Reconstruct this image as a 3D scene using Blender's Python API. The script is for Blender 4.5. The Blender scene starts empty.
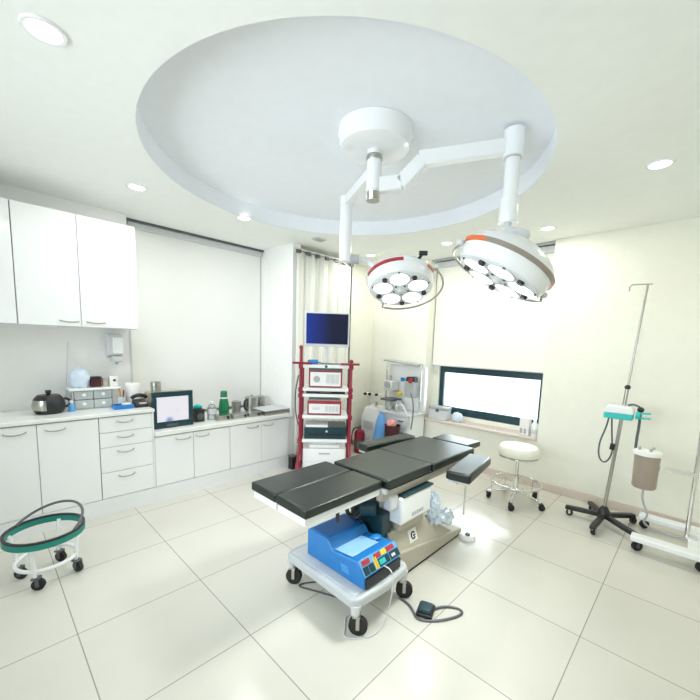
import bpy, bmesh, math, random
from mathutils import Vector, Matrix
random.seed(4)
PI = math.pi
S = bpy.context.scene
COL = S.collection

# ------------------------------------------------------------------ materials
def mat(name, col, rough=0.5, metal=0.0, var=0.03, scale=14.0, bump=0.0, coat=0.0, emit=None, estr=0.0, alpha=1.0, trans=0.0, spec=0.5):
    m = bpy.data.materials.new(name); m.use_nodes = True
    nt = m.node_tree; n = nt.nodes; l = nt.links
    b = n['Principled BSDF']
    tc = n.new('ShaderNodeTexCoord'); nz = n.new('ShaderNodeTexNoise')
    nz.inputs['Scale'].default_value = scale; nz.inputs['Detail'].default_value = 3
    l.new(tc.outputs['Object'], nz.inputs['Vector'])
    mx = n.new('ShaderNodeMix'); mx.data_type = 'RGBA'
    c = Vector(col)
    mx.inputs['A'].default_value = (*(c * (1 - var)), 1)
    mx.inputs['B'].default_value = (*[min(1, v * (1 + var)) for v in c], 1)
    l.new(nz.outputs['Fac'], mx.inputs['Factor'])
    l.new(mx.outputs['Result'], b.inputs['Base Color'])
    b.inputs['Roughness'].default_value = rough
    b.inputs['Metallic'].default_value = metal
    b.inputs['Coat Weight'].default_value = coat
    b.inputs['Specular IOR Level'].default_value = spec
    b.inputs['Transmission Weight'].default_value = trans
    b.inputs['Alpha'].default_value = alpha
    if emit:
        b.inputs['Emission Color'].default_value = (*emit, 1)
        b.inputs['Emission Strength'].default_value = estr
    if bump:
        bp = n.new('ShaderNodeBump'); bp.inputs['Strength'].default_value = bump; bp.inputs['Distance'].default_value = 0.01
        l.new(nz.outputs['Fac'], bp.inputs['Height']); l.new(bp.outputs['Normal'], b.inputs['Normal'])
    return m

W = {}
W['ceiling'] = mat('ceiling paint', (.90, .92, .89), .9)
W['recess'] = mat('pale blue-white ceiling paint', (.88, .91, .96), .9)  # recess tone, slightly bluer than the ceiling around it
W['wall'] = mat('white wall paint', (.905, .91, .90), .85)
W['cream'] = mat('cream wall paint', (.885, .885, .80), .85)
W['blind'] = mat('white blind fabric', (.915, .92, .905), .9, scale=90, bump=.05)
W['blindcream'] = mat('cream blind fabric', (.90, .905, .84), .9, scale=90, bump=.05)
W['lam'] = mat('white laminate', (.90, .915, .93), .25, coat=.2, var=.01)
W['worktop'] = mat('pale worktop', (.85, .86, .84), .25, var=.03, scale=60)
W['plinth'] = mat('white plinth', (.86, .88, .90), .4)
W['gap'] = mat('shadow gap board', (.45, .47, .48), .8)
W['steel'] = mat('brushed steel', (.46, .46, .43), .28, 1.0, var=.08, scale=40)
W['chrome'] = mat('chrome', (.78, .78, .76), .14, 1.0)
W['grey'] = mat('grey plastic', (.42, .44, .45), .45)
W['lgrey'] = mat('light grey plastic', (.66, .68, .70), .4)
W['cartgrey'] = mat('pale grey cart enamel', (.55, .58, .60), .35)
W['dgrey'] = mat('dark grey plastic', (.10, .11, .12), .4)
W['black'] = mat('black plastic', (.015, .016, .018), .4)
W['rubber'] = mat('black rubber', (.018, .018, .018), .7)
W['leather'] = mat('black vinyl upholstery', (.009, .016, .0135), .29, var=.15, scale=220, bump=.08, spec=.55)
W['enamel'] = mat('white enamel', (.88, .90, .92), .25, coat=.3, var=.01)
W['lampwhite'] = mat('white lamp enamel', (.86, .88, .90), .22, coat=.4, var=.01)
W['red'] = mat('red enamel', (.27, .008, .03), .35, coat=.2)
W['orange'] = mat('orange band', (.75, .16, .04), .4)
W['redband'] = mat('red band', (.42, .03, .04), .4)
W['brown'] = mat('bronze band', (.34, .29, .25), .35, .4)
W['blue'] = mat('blue plastic', (.015, .20, .56), .35, coat=.15, var=.05)
W['bluepale'] = mat('pale blue plastic edge', (.30, .56, .85), .35)
W['blueshade'] = mat('shaded blue plastic', (.012, .12, .36), .4)  # the unit's blue, darkened for the shade under the table
W['bluelight'] = mat('light blue plastic', (.12, .42, .80), .35)
W['bluebag'] = mat('blue cloth', (.16, .42, .85), .8, bump=.1)
W['teal'] = mat('teal plastic', (.02, .52, .50), .4)
W['tealdark'] = mat('dark teal frame', (.008, .045, .06), .35)
W['green'] = mat('green plastic', (.006, .22, .09), .3)
W['greenrub'] = mat('green rubber', (.01, .24, .19), .5)
W['beige'] = mat('beige enamel', (.50, .465, .385), .4, var=.03)
W['cream_seat'] = mat('ivory vinyl', (.88, .89, .78), .4, scale=120, bump=.05)
W['tan'] = mat('tan plastic', (.50, .46, .36), .5)
W['pinkstone'] = mat('pinkish stone', (.70, .61, .55), .4, var=.07, scale=40)
W['tanwood'] = mat('tan wood', (.62, .42, .24), .5, var=.1, scale=20)
W['brownliquid'] = mat('smoky brown canister', (.36, .29, .24), .3, var=.08, coat=.3)
W['maroon'] = mat('maroon', (.06, .008, .015), .5)
W['pink'] = mat('pink cloth', (.80, .36, .36), .8)
W['yellow'] = mat('yellow', (.80, .60, .05), .4)
W['plasticbag'] = mat('clear bluish film', (.66, .77, .95), .25, var=.15, scale=25, bump=.5, coat=.5)
W['clear'] = mat('clear bottle plastic', (.85, .90, .92), .1, trans=.75)
W['paper'] = mat('white paper', (.88, .88, .87), .8)
W['curtain'] = mat('ivory curtain', (.86, .865, .81), .85, scale=60, bump=.04)
W['drawerclear'] = mat('frosted drawer plastic', (.50, .54, .54), .3, var=.1)
W['glow'] = mat('lit diffuser', (.9, .9, .85), .5, emit=(1, .98, .90), estr=9)
W['bulb'] = mat('lit bulb glass', (.9, .9, .9), .3, emit=(1, .99, .96), estr=4)
W['lens'] = mat('lamp lens', (.80, .83, .86), .2, coat=.3)

def tile_mat():
    m = bpy.data.materials.new('floor tile'); m.use_nodes = True
    nt = m.node_tree; n = nt.nodes; l = nt.links; b = n['Principled BSDF']
    tc = n.new('ShaderNodeTexCoord'); mp = n.new('ShaderNodeMapping')
    mp.inputs['Location'].default_value = (.31 + .605 * 20, -.265 + .62 * 20, 0)
    l.new(tc.outputs['Object'], mp.inputs['Vector'])
    br = n.new('ShaderNodeTexBrick'); br.offset = 0; br.squash = 1
    br.inputs['Scale'].default_value = 1; br.inputs['Brick Width'].default_value = .605; br.inputs['Row Height'].default_value = .62
    br.inputs['Mortar Size'].default_value = .0028; br.inputs['Mortar Smooth'].default_value = .2; br.inputs['Bias'].default_value = 0
    br.inputs['Color1'].default_value = (.66, .645, .585, 1); br.inputs['Color2'].default_value = (.685, .67, .61, 1)
    br.inputs['Mortar'].default_value = (.33, .31, .27, 1)
    l.new(mp.outputs['Vector'], br.inputs['Vector'])
    nz = n.new('ShaderNodeTexNoise'); nz.inputs['Scale'].default_value = 2.2; nz.inputs['Detail'].default_value = 3
    l.new(tc.outputs['Object'], nz.inputs['Vector'])
    rp = n.new('ShaderNodeMapRange'); rp.inputs['From Min'].default_value = .3; rp.inputs['From Max'].default_value = .7
    rp.inputs['To Min'].default_value = .975; rp.inputs['To Max'].default_value = 1.02
    l.new(nz.outputs['Fac'], rp.inputs['Value'])
    mu = n.new('ShaderNodeMix'); mu.data_type = 'RGBA'; mu.blend_type = 'MULTIPLY'; mu.inputs['Factor'].default_value = 1
    l.new(br.outputs['Color'], mu.inputs['A']); l.new(rp.outputs['Result'], mu.inputs['B'])
    l.new(mu.outputs['Result'], b.inputs['Base Color'])
    r2 = n.new('ShaderNodeMapRange'); r2.inputs['To Min'].default_value = .15; r2.inputs['To Max'].default_value = .24
    l.new(nz.outputs['Fac'], r2.inputs['Value']); l.new(r2.outputs['Result'], b.inputs['Roughness'])
    bp = n.new('ShaderNodeBump'); bp.inputs['Strength'].default_value = .25; bp.inputs['Distance'].default_value = .004; bp.invert = True
    l.new(br.outputs['Fac'], bp.inputs['Height']); l.new(bp.outputs['Normal'], b.inputs['Normal'])
    return m
W['tile'] = tile_mat()

def glass_mat():
    m = bpy.data.materials.new('window glass'); m.use_nodes = True
    nt = m.node_tree; n = nt.nodes; l = nt.links
    n.remove(n['Principled BSDF'])
    t = n.new('ShaderNodeBsdfTransparent'); g = n.new('ShaderNodeBsdfGlossy'); g.inputs['Roughness'].default_value = .03
    t.inputs['Color'].default_value = (.93, .97, .98, 1)
    f = n.new('ShaderNodeFresnel'); mx = n.new('ShaderNodeMixShader')
    l.new(f.outputs[0], mx.inputs[0]); l.new(t.outputs[0], mx.inputs[1]); l.new(g.outputs[0], mx.inputs[2])
    l.new(mx.outputs[0], n['Material Output'].inputs['Surface'])
    return m
W['glass'] = glass_mat()

def screen_mat(name, kind):
    """what the lit screens show"""
    m = bpy.data.materials.new(name); m.use_nodes = True
    nt = m.node_tree; n = nt.nodes; l = nt.links; b = n['Principled BSDF']
    b.inputs['Base Color'].default_value = (.02, .02, .03, 1); b.inputs['Roughness'].default_value = .15
    tc = n.new('ShaderNodeTexCoord'); rp = n.new('ShaderNodeValToRGB'); e = rp.color_ramp
    if kind == 'blue':
        sp = n.new('ShaderNodeSeparateXYZ'); l.new(tc.outputs['Generated'], sp.inputs[0]); l.new(sp.outputs['X'], rp.inputs['Fac'])
        e.elements[0].position = 0; e.elements[0].color = (.001, .035, .36, 1)
        e.elements[1].position = .6; e.elements[1].color = (.0, .003, .03, 1)
        b.inputs['Emission Strength'].default_value = 1.6; b.inputs['Specular IOR Level'].default_value = .15
    else:
        nz = n.new('ShaderNodeTexVoronoi'); nz.inputs['Scale'].default_value = 7
        l.new(tc.outputs['Object'], nz.inputs['Vector']); l.new(nz.outputs['Distance'], rp.inputs['Fac'])
        e.elements[0].position = .16; e.elements[0].color = (.30, .38, .72, 1)
        e.elements[1].position = .34; e.elements[1].color = (.95, .95, 1, 1)
        b.inputs['Emission Strength'].default_value = 1.7; b.inputs['Specular IOR Level'].default_value = .2
    l.new(rp.outputs['Color'], b.inputs['Emission Color'])
    return m
W['screen_blue'] = screen_mat('blue monitor picture', 'blue')
W['screen_white'] = screen_mat('pale television picture', 'white')

# ------------------------------------------------------------------ mesh helpers
class M:
    def __init__(s): s.bm = bmesh.new()
    def box(s, x0, x1, y0, y1, z0, z1, mx=None):
        vs = [s.bm.verts.new((x, y, z)) for x in (x0, x1) for y in (y0, y1) for z in (z0, z1)]
        if mx is not None:
            for v in vs: v.co = mx @ v.co
        for f in ((0, 1, 3, 2), (4, 6, 7, 5), (0, 4, 5, 1), (2, 3, 7, 6), (0, 2, 6, 4), (1, 5, 7, 3)):
            s.bm.faces.new([vs[i] for i in f])
        return s
    def bar(s, p0, p1, w, h, up=(0, 0, 1)):
        p0, p1 = Vector(p0), Vector(p1); d = (p1 - p0); L = d.length; d.normalize()
        sx = d.cross(Vector(up)).normalized(); uz = sx.cross(d)
        mx = Matrix.Translation((p0 + p1) / 2) @ Matrix((sx, d, uz)).transposed().to_4x4()
        return s.box(-w / 2, w / 2, -L / 2, L / 2, -h / 2, h / 2, mx)
    def cyl(s, p0, p1, r0, r1=None, n=24):
        r1 = r0 if r1 is None else r1
        p0, p1 = Vector(p0), Vector(p1); d = (p1 - p0).normalized()
        a = Vector((0, 0, 1)) if abs(d.z) < .9 else Vector((1, 0, 0))
        u = d.cross(a).normalized(); v = d.cross(u)
        A = [s.bm.verts.new(p0 + (u * math.cos(2 * PI * i / n) + v * math.sin(2 * PI * i / n)) * r0) for i in range(n)]
        B = [s.bm.verts.new(p1 + (u * math.cos(2 * PI * i / n) + v * math.sin(2 * PI * i / n)) * r1) for i in range(n)]
        for i in range(n):
            j = (i + 1) % n; s.bm.faces.new((A[i], B[i], B[j], A[j]))
        s.bm.faces.new(A); s.bm.faces.new(B[::-1])
        return s
    def lathe(s, prof, c=(0, 0, 0), n=36, a0=0, a1=2 * PI, mx=None):
        full = abs(a1 - a0 - 2 * PI) < 1e-6
        cnt = n if full else n + 1
        rings = []
        for r, z in prof:
            if r < 1e-6:
                rings.append([s.bm.verts.new(Vector((c[0], c[1], c[2] + z)))]); continue
            rings.append([s.bm.verts.new((c[0] + r * math.cos(a0 + (a1 - a0) * i / n), c[1] + r * math.sin(a0 + (a1 - a0) * i / n), c[2] + z)) for i in range(cnt)])
        for A, B in zip(rings, rings[1:]):
            for i in range(n):
                j = (i + 1) % cnt
                if len(A) == 1 and len(B) == 1: continue
                if len(A) == 1: s.bm.faces.new((A[0], B[j], B[i]))
                elif len(B) == 1: s.bm.faces.new((A[i], A[j], B[0]))
                else: s.bm.faces.new((A[i], A[j], B[j], B[i]))
        if mx is not None:
            for R in rings:
                for v in R: v.co = mx @ v.co
        return s
    def tube(s, pts, r, n=10, closed=False, smooth=0):
        P = [Vector(p) for p in pts]
        for _ in range(smooth):
            Q = []
            m = len(P)
            rng = range(m) if closed else range(m - 1)
            if not closed: Q.append(P[0])
            for i in rng:
                a, b = P[i], P[(i + 1) % m]
                Q += [a * .75 + b * .25, a * .25 + b * .75]
            if not closed: Q.append(P[-1])
            P = Q
        m = len(P); rings = []; nrm = None
        for i in range(m):
            if closed: t = P[(i + 1) % m] - P[i - 1]
            else: t = P[min(i + 1, m - 1)] - P[max(i - 1, 0)]
            t.normalize()
            if nrm is None:
                a = Vector((0, 0, 1)) if abs(t.z) < .9 else Vector((1, 0, 0)); nrm = t.cross(a).normalized()
            else:
                nrm = (nrm - t * nrm.dot(t)).normalized()
            bn = t.cross(nrm)
            rings.append([s.bm.verts.new(P[i] + (nrm * math.cos(2 * PI * k / n) + bn * math.sin(2 * PI * k / n)) * r) for k in range(n)])
        for i in range(m if closed else m - 1):
            A, B = rings[i], rings[(i + 1) % m]
            for k in range(n):
                j = (k + 1) % n; s.bm.faces.new((A[k], A[j], B[j], B[k]))
        if not closed: s.bm.faces.new(rings[0][::-1]); s.bm.faces.new(rings[-1])
        return s
    def prism(s, poly, axis, a0, a1):
        """poly in the two other axes (in x,y,z order), extruded along axis"""
        def P(p, a):
            return {'x': (a, p[0], p[1]), 'y': (p[0], a, p[1]), 'z': (p[0], p[1], a)}[axis]
        A = [s.bm.verts.new(P(p, a0)) for p in poly]; B = [s.bm.verts.new(P(p, a1)) for p in poly]
        n = len(poly)
        for i in range(n):
            j = (i + 1) % n; s.bm.faces.new((A[i], A[j], B[j], B[i]))
        s.bm.faces.new(A[::-1]); s.bm.faces.new(B)
        return s
    def ball(s, c, r, sub=2, nz=0.0):
        r = (r, r, r) if isinstance(r, (int, float)) else r
        g = bmesh.ops.create_icosphere(s.bm, subdivisions=sub, radius=1)
        for v in g['verts']:
            k = 1 + nz * (random.random() - .5)
            v.co = Vector((v.co.x * r[0] * k + c[0], v.co.y * r[1] * k + c[1], v.co.z * r[2] * k + c[2]))
        return s
    def build(s, name, material, parent=None, bevel=0.0, seg=2, world=True, sharp=38):
        bm = s.bm
        bmesh.ops.recalc_face_normals(bm, faces=bm.faces)
        if parent is not None and world:
            r = parent
            while r.parent: r = r.parent
            inv = (Matrix.LocRotScale(r.location, r.rotation_euler, r.scale)).inverted()
            bm.transform(inv)
        for f in bm.faces: f.smooth = True
        for e in bm.edges:
            if len(e.link_faces) == 2 and e.calc_face_angle(0) > math.radians(sharp): e.smooth = False
        me = bpy.data.meshes.new(name); bm.to_mesh(me); bm.free()
        me.materials.append(W[material] if isinstance(material, str) else material)
        o = bpy.data.objects.new(name, me); COL.objects.link(o)
        if parent is not None: o.parent = parent
        if bevel:
            b = o.modifiers.new('edge', 'BEVEL'); b.width = bevel; b.segments = seg; b.limit_method = 'ANGLE'; b.angle_limit = math.radians(40)
        return o

def thing(name, label, cat, loc=(0, 0, 0), rotz=0.0, group=None, rot=None):
    o = bpy.data.objects.new(name, None); COL.objects.link(o)
    o.location = loc; o.rotation_euler = rot if rot is not None else (0, 0, rotz)
    o.empty_display_size = .1
    return tag(o, label, cat, group)
def tag(o, label, cat, group=None):
    o['label'] = label; o['category'] = cat
    if group: o['group'] = group
    return o
def struct(o):
    o['kind'] = 'structure'; return o

# ------------------------------------------------------------------ the room
ZC = 2.63
struct(M().box(-4.5, 1.4, -1.3, 4.6, -.1, 0).build('floor', 'tile'))

def ceiling():
    bm = bmesh.new(); N = 96; cx, cy, R = -1.9, 1.87, 1.27; zt = 2.77
    x0, x1, y0, y1 = -4.5, 1.4, -1.3, 4.6
    ring = []; outer = []; up = []
    angs = sorted([2 * PI * i / N for i in range(N)] + [math.atan2(y - cy, x - cx) % (2 * PI) for x in (x0, x1) for y in (y0, y1)])
    for a in angs:
        c, s_ = math.cos(a), math.sin(a)
        t = min([((x1 if c > 0 else x0) - cx) / c if abs(c) > 1e-9 else 1e9, ((y1 if s_ > 0 else y0) - cy) / s_ if abs(s_) > 1e-9 else 1e9])
        ring.append(bm.verts.new((cx + R * c, cy + R * s_, ZC))); outer.append(bm.verts.new((cx + t * c, cy + t * s_, ZC)))
        up.append(bm.verts.new((cx + (R + .0) * c, cy + (R + .0) * s_, zt)))
    n = len(angs)
    for i in range(n):
        j = (i + 1) % n
        bm.faces.new((ring[i], outer[i], outer[j], ring[j]))
    bmesh.ops.delete(bm, geom=up, context='VERTS')
    # the slab's outside
    top = [bm.verts.new((v.co.x, v.co.y, 2.9)) for v in outer]
    for i in range(n):
        j = (i + 1) % n; bm.faces.new((outer[i], top[i], top[j], outer[j]))
    bm.faces.new(top)
    m = M(); m.bm.free(); m.bm = bm
    return m.build('ceiling', 'ceiling')
struct(ceiling())
struct(M().lathe([(1.27, ZC + .002), (1.27, 2.77), (0, 2.77), (0, 2.80), (1.30, 2.80), (1.30, ZC + .002), (1.27, ZC + .002)], (-1.9, 1.87, 0), 96).build('ceiling_recess', 'recess'))

struct(M().box(-4.5, -3.98, -1.3, 1.04, 0, ZC).build('wall_left', 'wall'))
struct(M().box(-4.5, -4.24, 1.04, 2.576, 0, ZC).build('wall_recess', 'wall'))
struct(M().box(-4.5, -3.485, 2.576, 2.69, 0, ZC).build('wall_partition', 'wall'))
struct(M().prism([(-4.5, 2.69), (-3.80, 2.69), (-3.80, 3.68), (-3.63, 3.68), (-3.63, 4.6), (-4.5, 4.6)], 'z', 0, ZC).build('wall_doorway', 'cream'))
wb = M()
wb.box(-3.63, -2.67, 4.18, 4.6, 0, ZC); wb.box(-1.2, 1.4, 4.18, 4.6, 0, ZC); wb.box(-2.67, -1.2, 4.18, 4.6, 0, .52)
wb.box(-2.67, -1.2, 4.40, 4.6, 1.245, ZC); wb.box(-2.67, -2.58, 4.40, 4.6, .52, 1.245); wb.box(-1.24, -1.2, 4.40, 4.6, .52, 1.245); wb.box(-2.58, -1.24, 4.40, 4.6, .52, .60)
struct(wb.build('wall_back', 'cream'))
struct(M().box(1.3, 1.4, -1.3, 4.18, 0, ZC).build('wall_right', 'cream'))
struct(M().box(-3.98, 1.3, -1.3, -1.2, 0, .9).box(-3.98, 1.3, -1.3, -1.2, 2.3, ZC).box(-3.98, -3.0, -1.3, -1.2, .9, 2.3).box(.2, 1.3, -1.3, -1.2, .9, 2.3).build('wall_front', 'wall'))
wn = struct(M().box(-3.0, .2, -1.27, -1.23, .9, .96).box(-3.0, .2, -1.27, -1.23, 2.24, 2.3).box(-3.0, -2.94, -1.27, -1.23, .96, 2.24).box(.14, .2, -1.27, -1.23, .96, 2.24).box(-1.43, -1.37, -1.27, -1.23, .96, 2.24).build('added_window', 'tealdark'))  # unseen window, added to let fill light onto partition and cabinet fronts
M().box(-2.94, .14, -1.253, -1.247, .96, 2.24).build('window_glass', 'glass', wn)  # pane of the added window
struct(M().box(-3.63, 1.3, 4.165, 4.18, 0, .085).build('baseboard_back', 'pinkstone', bevel=.004))
struct(M().box(-3.63, -3.615, 3.70, 4.165, 0, .085).build('baseboard_left', 'tanwood', bevel=.004))
struct(M().box(-2.67, -1.2, 4.13, 4.40, .52, .552).build('trim_1', 'pinkstone', bevel=.006))          # stone window sill
struct(M().box(-3.64, -3.615, 3.66, 3.685, 0, 2.60).build('trim_2', 'dgrey', bevel=.003))              # dark edge of the curtained doorway

struct(M().box(-3.98, -3.972, 1.028, 1.042, .877, 1.57).build('panel_edge_shade', 'lgrey'))                            # added grey strip, draws the shading at the wall panel's edge
# window in its recess
win = struct(M().box(-2.58, -1.24, 4.43, 4.47, 1.165, 1.245).box(-2.58, -1.24, 4.43, 4.47, .60, .70).box(-2.58, -2.515, 4.43, 4.47, .70, 1.165).box(-1.29, -1.24, 4.43, 4.47, .70, 1.165).build('window_1', 'tealdark'))
M().box(-2.515, -1.29, 4.447, 4.453, .70, 1.165).build('window_glass', 'glass', win)

# blinds
t = thing('roller_blind', 'tall white roller blind filling the recess above the low cabinets', 'blind', (-4.16, 1.8, 0), group='roller blinds')
M().box(-4.165, -4.155, 1.06, 2.566, .68, 2.60).build('blind_fabric', 'blind', t)
M().box(-4.20, -4.11, 1.05, 2.570, 2.555, 2.612).build('headbox', 'lgrey', t, bevel=.004)
M().box(-4.115, -4.085, 1.05, 2.570, 2.608, 2.63).build('ceiling_track', 'dgrey', t)
M().box(-4.12, -4.08, 1.045, 1.075, 2.575, 2.612).build('bracket', 'dgrey', t)
M().cyl((-4.15, 1.06, .69), (-4.15, 2.566, .69), .009).build('bottom_bar', 'lgrey', t)
t = thing('roller_blind', 'cream roller blind drawn down to the top of the low window', 'blind', (-1.93, 4.3, 0), group='roller blinds')
M().box(-2.655, -1.215, 4.335, 4.342, 1.255, 2.60).build('blind_fabric', 'blindcream', t)
M().box(-2.66, -1.205, 4.30, 4.38, 2.54, 2.61).build('headbox', 'lgrey', t, bevel=.004)
M().box(-2.665, -1.205, 4.21, 4.24, 2.605, 2.63).build('ceiling_track', 'grey', t)
M().cyl((-2.655, 4.338, 1.258), (-1.215, 4.338, 1.258), .008).build('bottom_bar', 'lgrey', t)

# curtain over the doorway
t = thing('curtain', 'ivory hanging curtain with deep folds closing the doorway behind the red trolley', 'curtain', (-3.45, 3.05, 0))
bm = M(); pts = []
n = 120
for i in range(n + 1):
    y = 2.60 + .89 * i / n
    ph = i / n * 5.0 * 2 * PI
    pts.append((-3.45 + .022 * math.sin(ph) + .008 * math.sin(2.3 * ph + 1), y + .012 * math.sin(2 * ph)))
g = []
for k, z in enumerate((.06, .6, 1.3, 2.0, 2.53)):
    a = 1.0 if z < 2.2 else .75
    g.append([bm.bm.verts.new((-3.45 + (p[0] + 3.45) * a, p[1], z)) for p in pts])
for A, B in zip(g, g[1:]):
    for i in range(n): bm.bm.faces.new((A[i], A[i + 1], B[i + 1], B[i]))
cu = bm.build('curtain_fabric', 'curtain', t)
so = cu.modifiers.new('thick', 'SOLIDIFY'); so.thickness = .004
M().bar((-3.45, 2.58, 2.562), (-3.45, 3.50, 2.562), .022, .018).build('curtain_rail', 'lgrey', t)
for k in range(7):
    y = 2.615 + k * .145
    M().box(-3.445, -3.420, y - .03, y + .03, 2.515, 2.553).build('curtain_hook', 'dgrey', t, bevel=.004)

# ------------------------------------------------------------------ ceiling fixtures
dl = [(-3.215, .92, 'round recessed downlight above the wall cabinet doors'),
      (-3.19, 1.796, 'round recessed downlight near the left blind, second from the wall cabinet'),
      (-1.153, 3.747, 'round recessed downlight before the right end of the cream blind'),
      (-2.13, 3.629, 'round recessed downlight before the middle of the cream blind, between the two lamp heads'),
      (-3.15, 3.53, 'round recessed downlight in the far corner just beside the thin lamp drop tube'),
      (-.30, 2.9, 'round recessed downlight to the side of the ceiling ring, above the open floor'),
      (-1.9, .25, 'round recessed downlight over the near floor tiles'),
      ]
def area(name, loc, size, power, col, direction, shape='DISK', sy=None, spread=PI, parent=None):
    d = bpy.data.lights.new(name, 'AREA'); d.shape = shape; d.size = size
    if sy: d.size_y = sy
    d.energy = power; d.color = col; d.spread = spread
    o = bpy.data.objects.new(name, d); COL.objects.link(o)
    o.location = loc; o.rotation_euler = Vector(direction).to_track_quat('-Z', 'Y').to_euler()
    return o
DL_POWER = 13
for x, y, lab in dl:
    t = thing('ceiling_downlight', lab, 'ceiling light', (x, y, ZC), group='recessed ceiling downlights')
    M().lathe([(.052, -.001), (.056, -.008), (.068, -.008), (.072, -.001)], (x, y, ZC), 32).build('trim_ring', 'enamel', t)
    M().lathe([(0, -.004), (.053, -.004)], (x, y, ZC), 32).build('diffuser', 'glow', t)
    area('downlight_beam', (x, y, ZC - .012), .11, DL_POWER, (1, .97, .885) if y > 2.5 else (1, 1.0, .965), (0, 0, -1))
t = thing('ceiling_vent', 'small grey slotted air vent in the ceiling before the curtain', 'vent', (-3.14, 2.67, ZC))
M().box(-3.19, -3.09, 2.60, 2.74, ZC - .012, ZC).build('frame', 'lgrey', t, bevel=.003)
for k in range(3):
    M().box(-3.18, -3.10, 2.62 + k * .038, 2.645 + k * .038, ZC - .017, ZC - .011).build('slat', 'grey', t)

# ------------------------------------------------------------------ cabinets
def handle(x, y0, y1, z, parent, out=.03):
    m = M(); m.tube([(x, y0, z), (x + out, y0 + .008, z - .004), (x + out, (y0 + y1) / 2, z - .012), (x + out, y1 - .008, z - .004), (x, y1, z)], .0055, 8, smooth=2)
    return m.build('handle', 'steel', parent)
t = thing('wall_cabinet', 'white two-door wall cabinet above the soap dispenser', 'cabinet', (-3.83, .6, 1.57), group='wall cabinets')
M().box(-3.98, -3.672, .225, 1.018, 1.57, 2.445).build('body', 'lam', t, bevel=.002)
for (a, b, h0, h1) in ((.227, .603, .468, .588), (.607, 1.016, .641, .765)):
    d = M().box(-3.670, -3.650, a, b, 1.572, 2.443).build('door', 'lam', t, bevel=.003)
    handle(-3.650, h0, h1, 1.612, d, .022)
t = thing('wall_cabinet', 'white wall cabinet farthest from the blind, cut by the edge of view', 'cabinet', (-3.83, -.15, 1.57), group='wall cabinets')
M().box(-3.98, -3.672, -.54, .223, 1.57, 2.445).build('body', 'lam', t, bevel=.002)
for (a, b, h0, h1) in ((-.538, -.160, -.30, -.18), (-.156, .221, -.12, 0)):
    d = M().box(-3.670, -3.650, a, b, 1.572, 2.443).build('door', 'lam', t, bevel=.003)
    handle(-3.650, h0, h1, 1.612, d, .022)

XF = -3.47
t = thing('base_cabinet', 'tall white base cabinet with plain doors below the black kettle', 'cabinet', (-3.7, .27, .145), group='base cabinets')
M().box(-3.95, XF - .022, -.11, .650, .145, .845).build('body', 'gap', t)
for (a, b, h0, h1) in ((-.108, .268, .09, .21), (.272, .648, .315, .435)):
    d = M().box(XF - .02, XF, a, b, .148, .835).build('door', 'lam', t, bevel=.003)
    handle(XF, h0, h1, .79, d)
t = thing('drawer_unit', 'white unit of four drawers beside the television', 'drawer unit', (-3.7, .85, .145), group='base cabinets')
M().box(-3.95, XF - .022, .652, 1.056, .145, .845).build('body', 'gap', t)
M().box(-3.95, XF - .003, 1.048, 1.062, .145, .845).build('side_panel', 'lam', t)
for z0, z1 in ((.148, .366), (.370, .580), (.584, .706), (.710, .836)):
    d = M().box(XF - .02, XF, .654, 1.046, z0, z1).build('drawer', 'lam', t, bevel=.003)
    handle(XF, .775, .893, z1 - .038, d)
lows = [(1.064, 1.785, ((1.066, 1.407, 1.245, 1.375), (1.411, 1.783, 1.428, 1.557)), 'low white cabinet with two doors under the television'),
        (1.787, 2.530, ((1.789, 2.165, 1.985, 2.115), (2.169, 2.528, 2.185, 2.300)), 'low white cabinet with two doors under the steel trays')]
for a0, b0, doors, lab in lows:
    t = thing('base_cabinet', lab, 'cabinet', (-3.8, (a0 + b0) / 2, .145), group='base cabinets')
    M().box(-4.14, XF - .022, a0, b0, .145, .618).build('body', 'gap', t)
    for (a, b, h0, h1) in doors:
        d = M().box(XF - .02, XF, a, b, .148, .606).build('door', 'lam', t, bevel=.003)
        handle(XF, h0, h1, .57, d)
struct(M().box(-4.1, XF - .006, -.11, 2.575, 0, .143).build('trim_3', 'plinth'))                      # plinth below all base cabinets
struct(M().box(-3.52, XF - .012, 2.531, 2.575, .143, .618).build('trim_4', 'lam'))                          # filler strip by the partition
tag(M().box(-3.979, -3.445, -.11, 1.063, .847, .876).build('worktop', 'worktop', bevel=.004), 'upper pale worktop carrying the kettle and drawer box', 'worktop', 'worktops')
tag(M().box(-4.15, -3.445, 1.064, 2.575, .620, .660).build('worktop', 'worktop', bevel=.004), 'lower pale worktop carrying the television and steel trays', 'worktop', 'worktops')

# soap dispenser
t = thing('soap_dispenser', 'grey and white wall soap dispenser below the wall cabinet', 'dispenser', (-3.98, .89, 1.25))
M().prism([(-3.979, 1.30), (-3.89, 1.33), (-3.875, 1.50), (-3.90, 1.525), (-3.979, 1.525)], 'y', .826, .946).build('housing', 'lgrey', t, bevel=.012)
M().prism([(-3.89, 1.345), (-3.865, 1.345), (-3.858, 1.49), (-3.875, 1.50)], 'y', .862, .945).build('front_cover', 'enamel', t, bevel=.008)
M().box(-3.968, -3.88, .86, .94, 1.268, 1.32).build('push_lever', 'lgrey', t, bevel=.012)
M().cyl((-3.92, .90, 1.245), (-3.92, .90, 1.27), .012).build('nozzle', 'grey', t)

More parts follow.
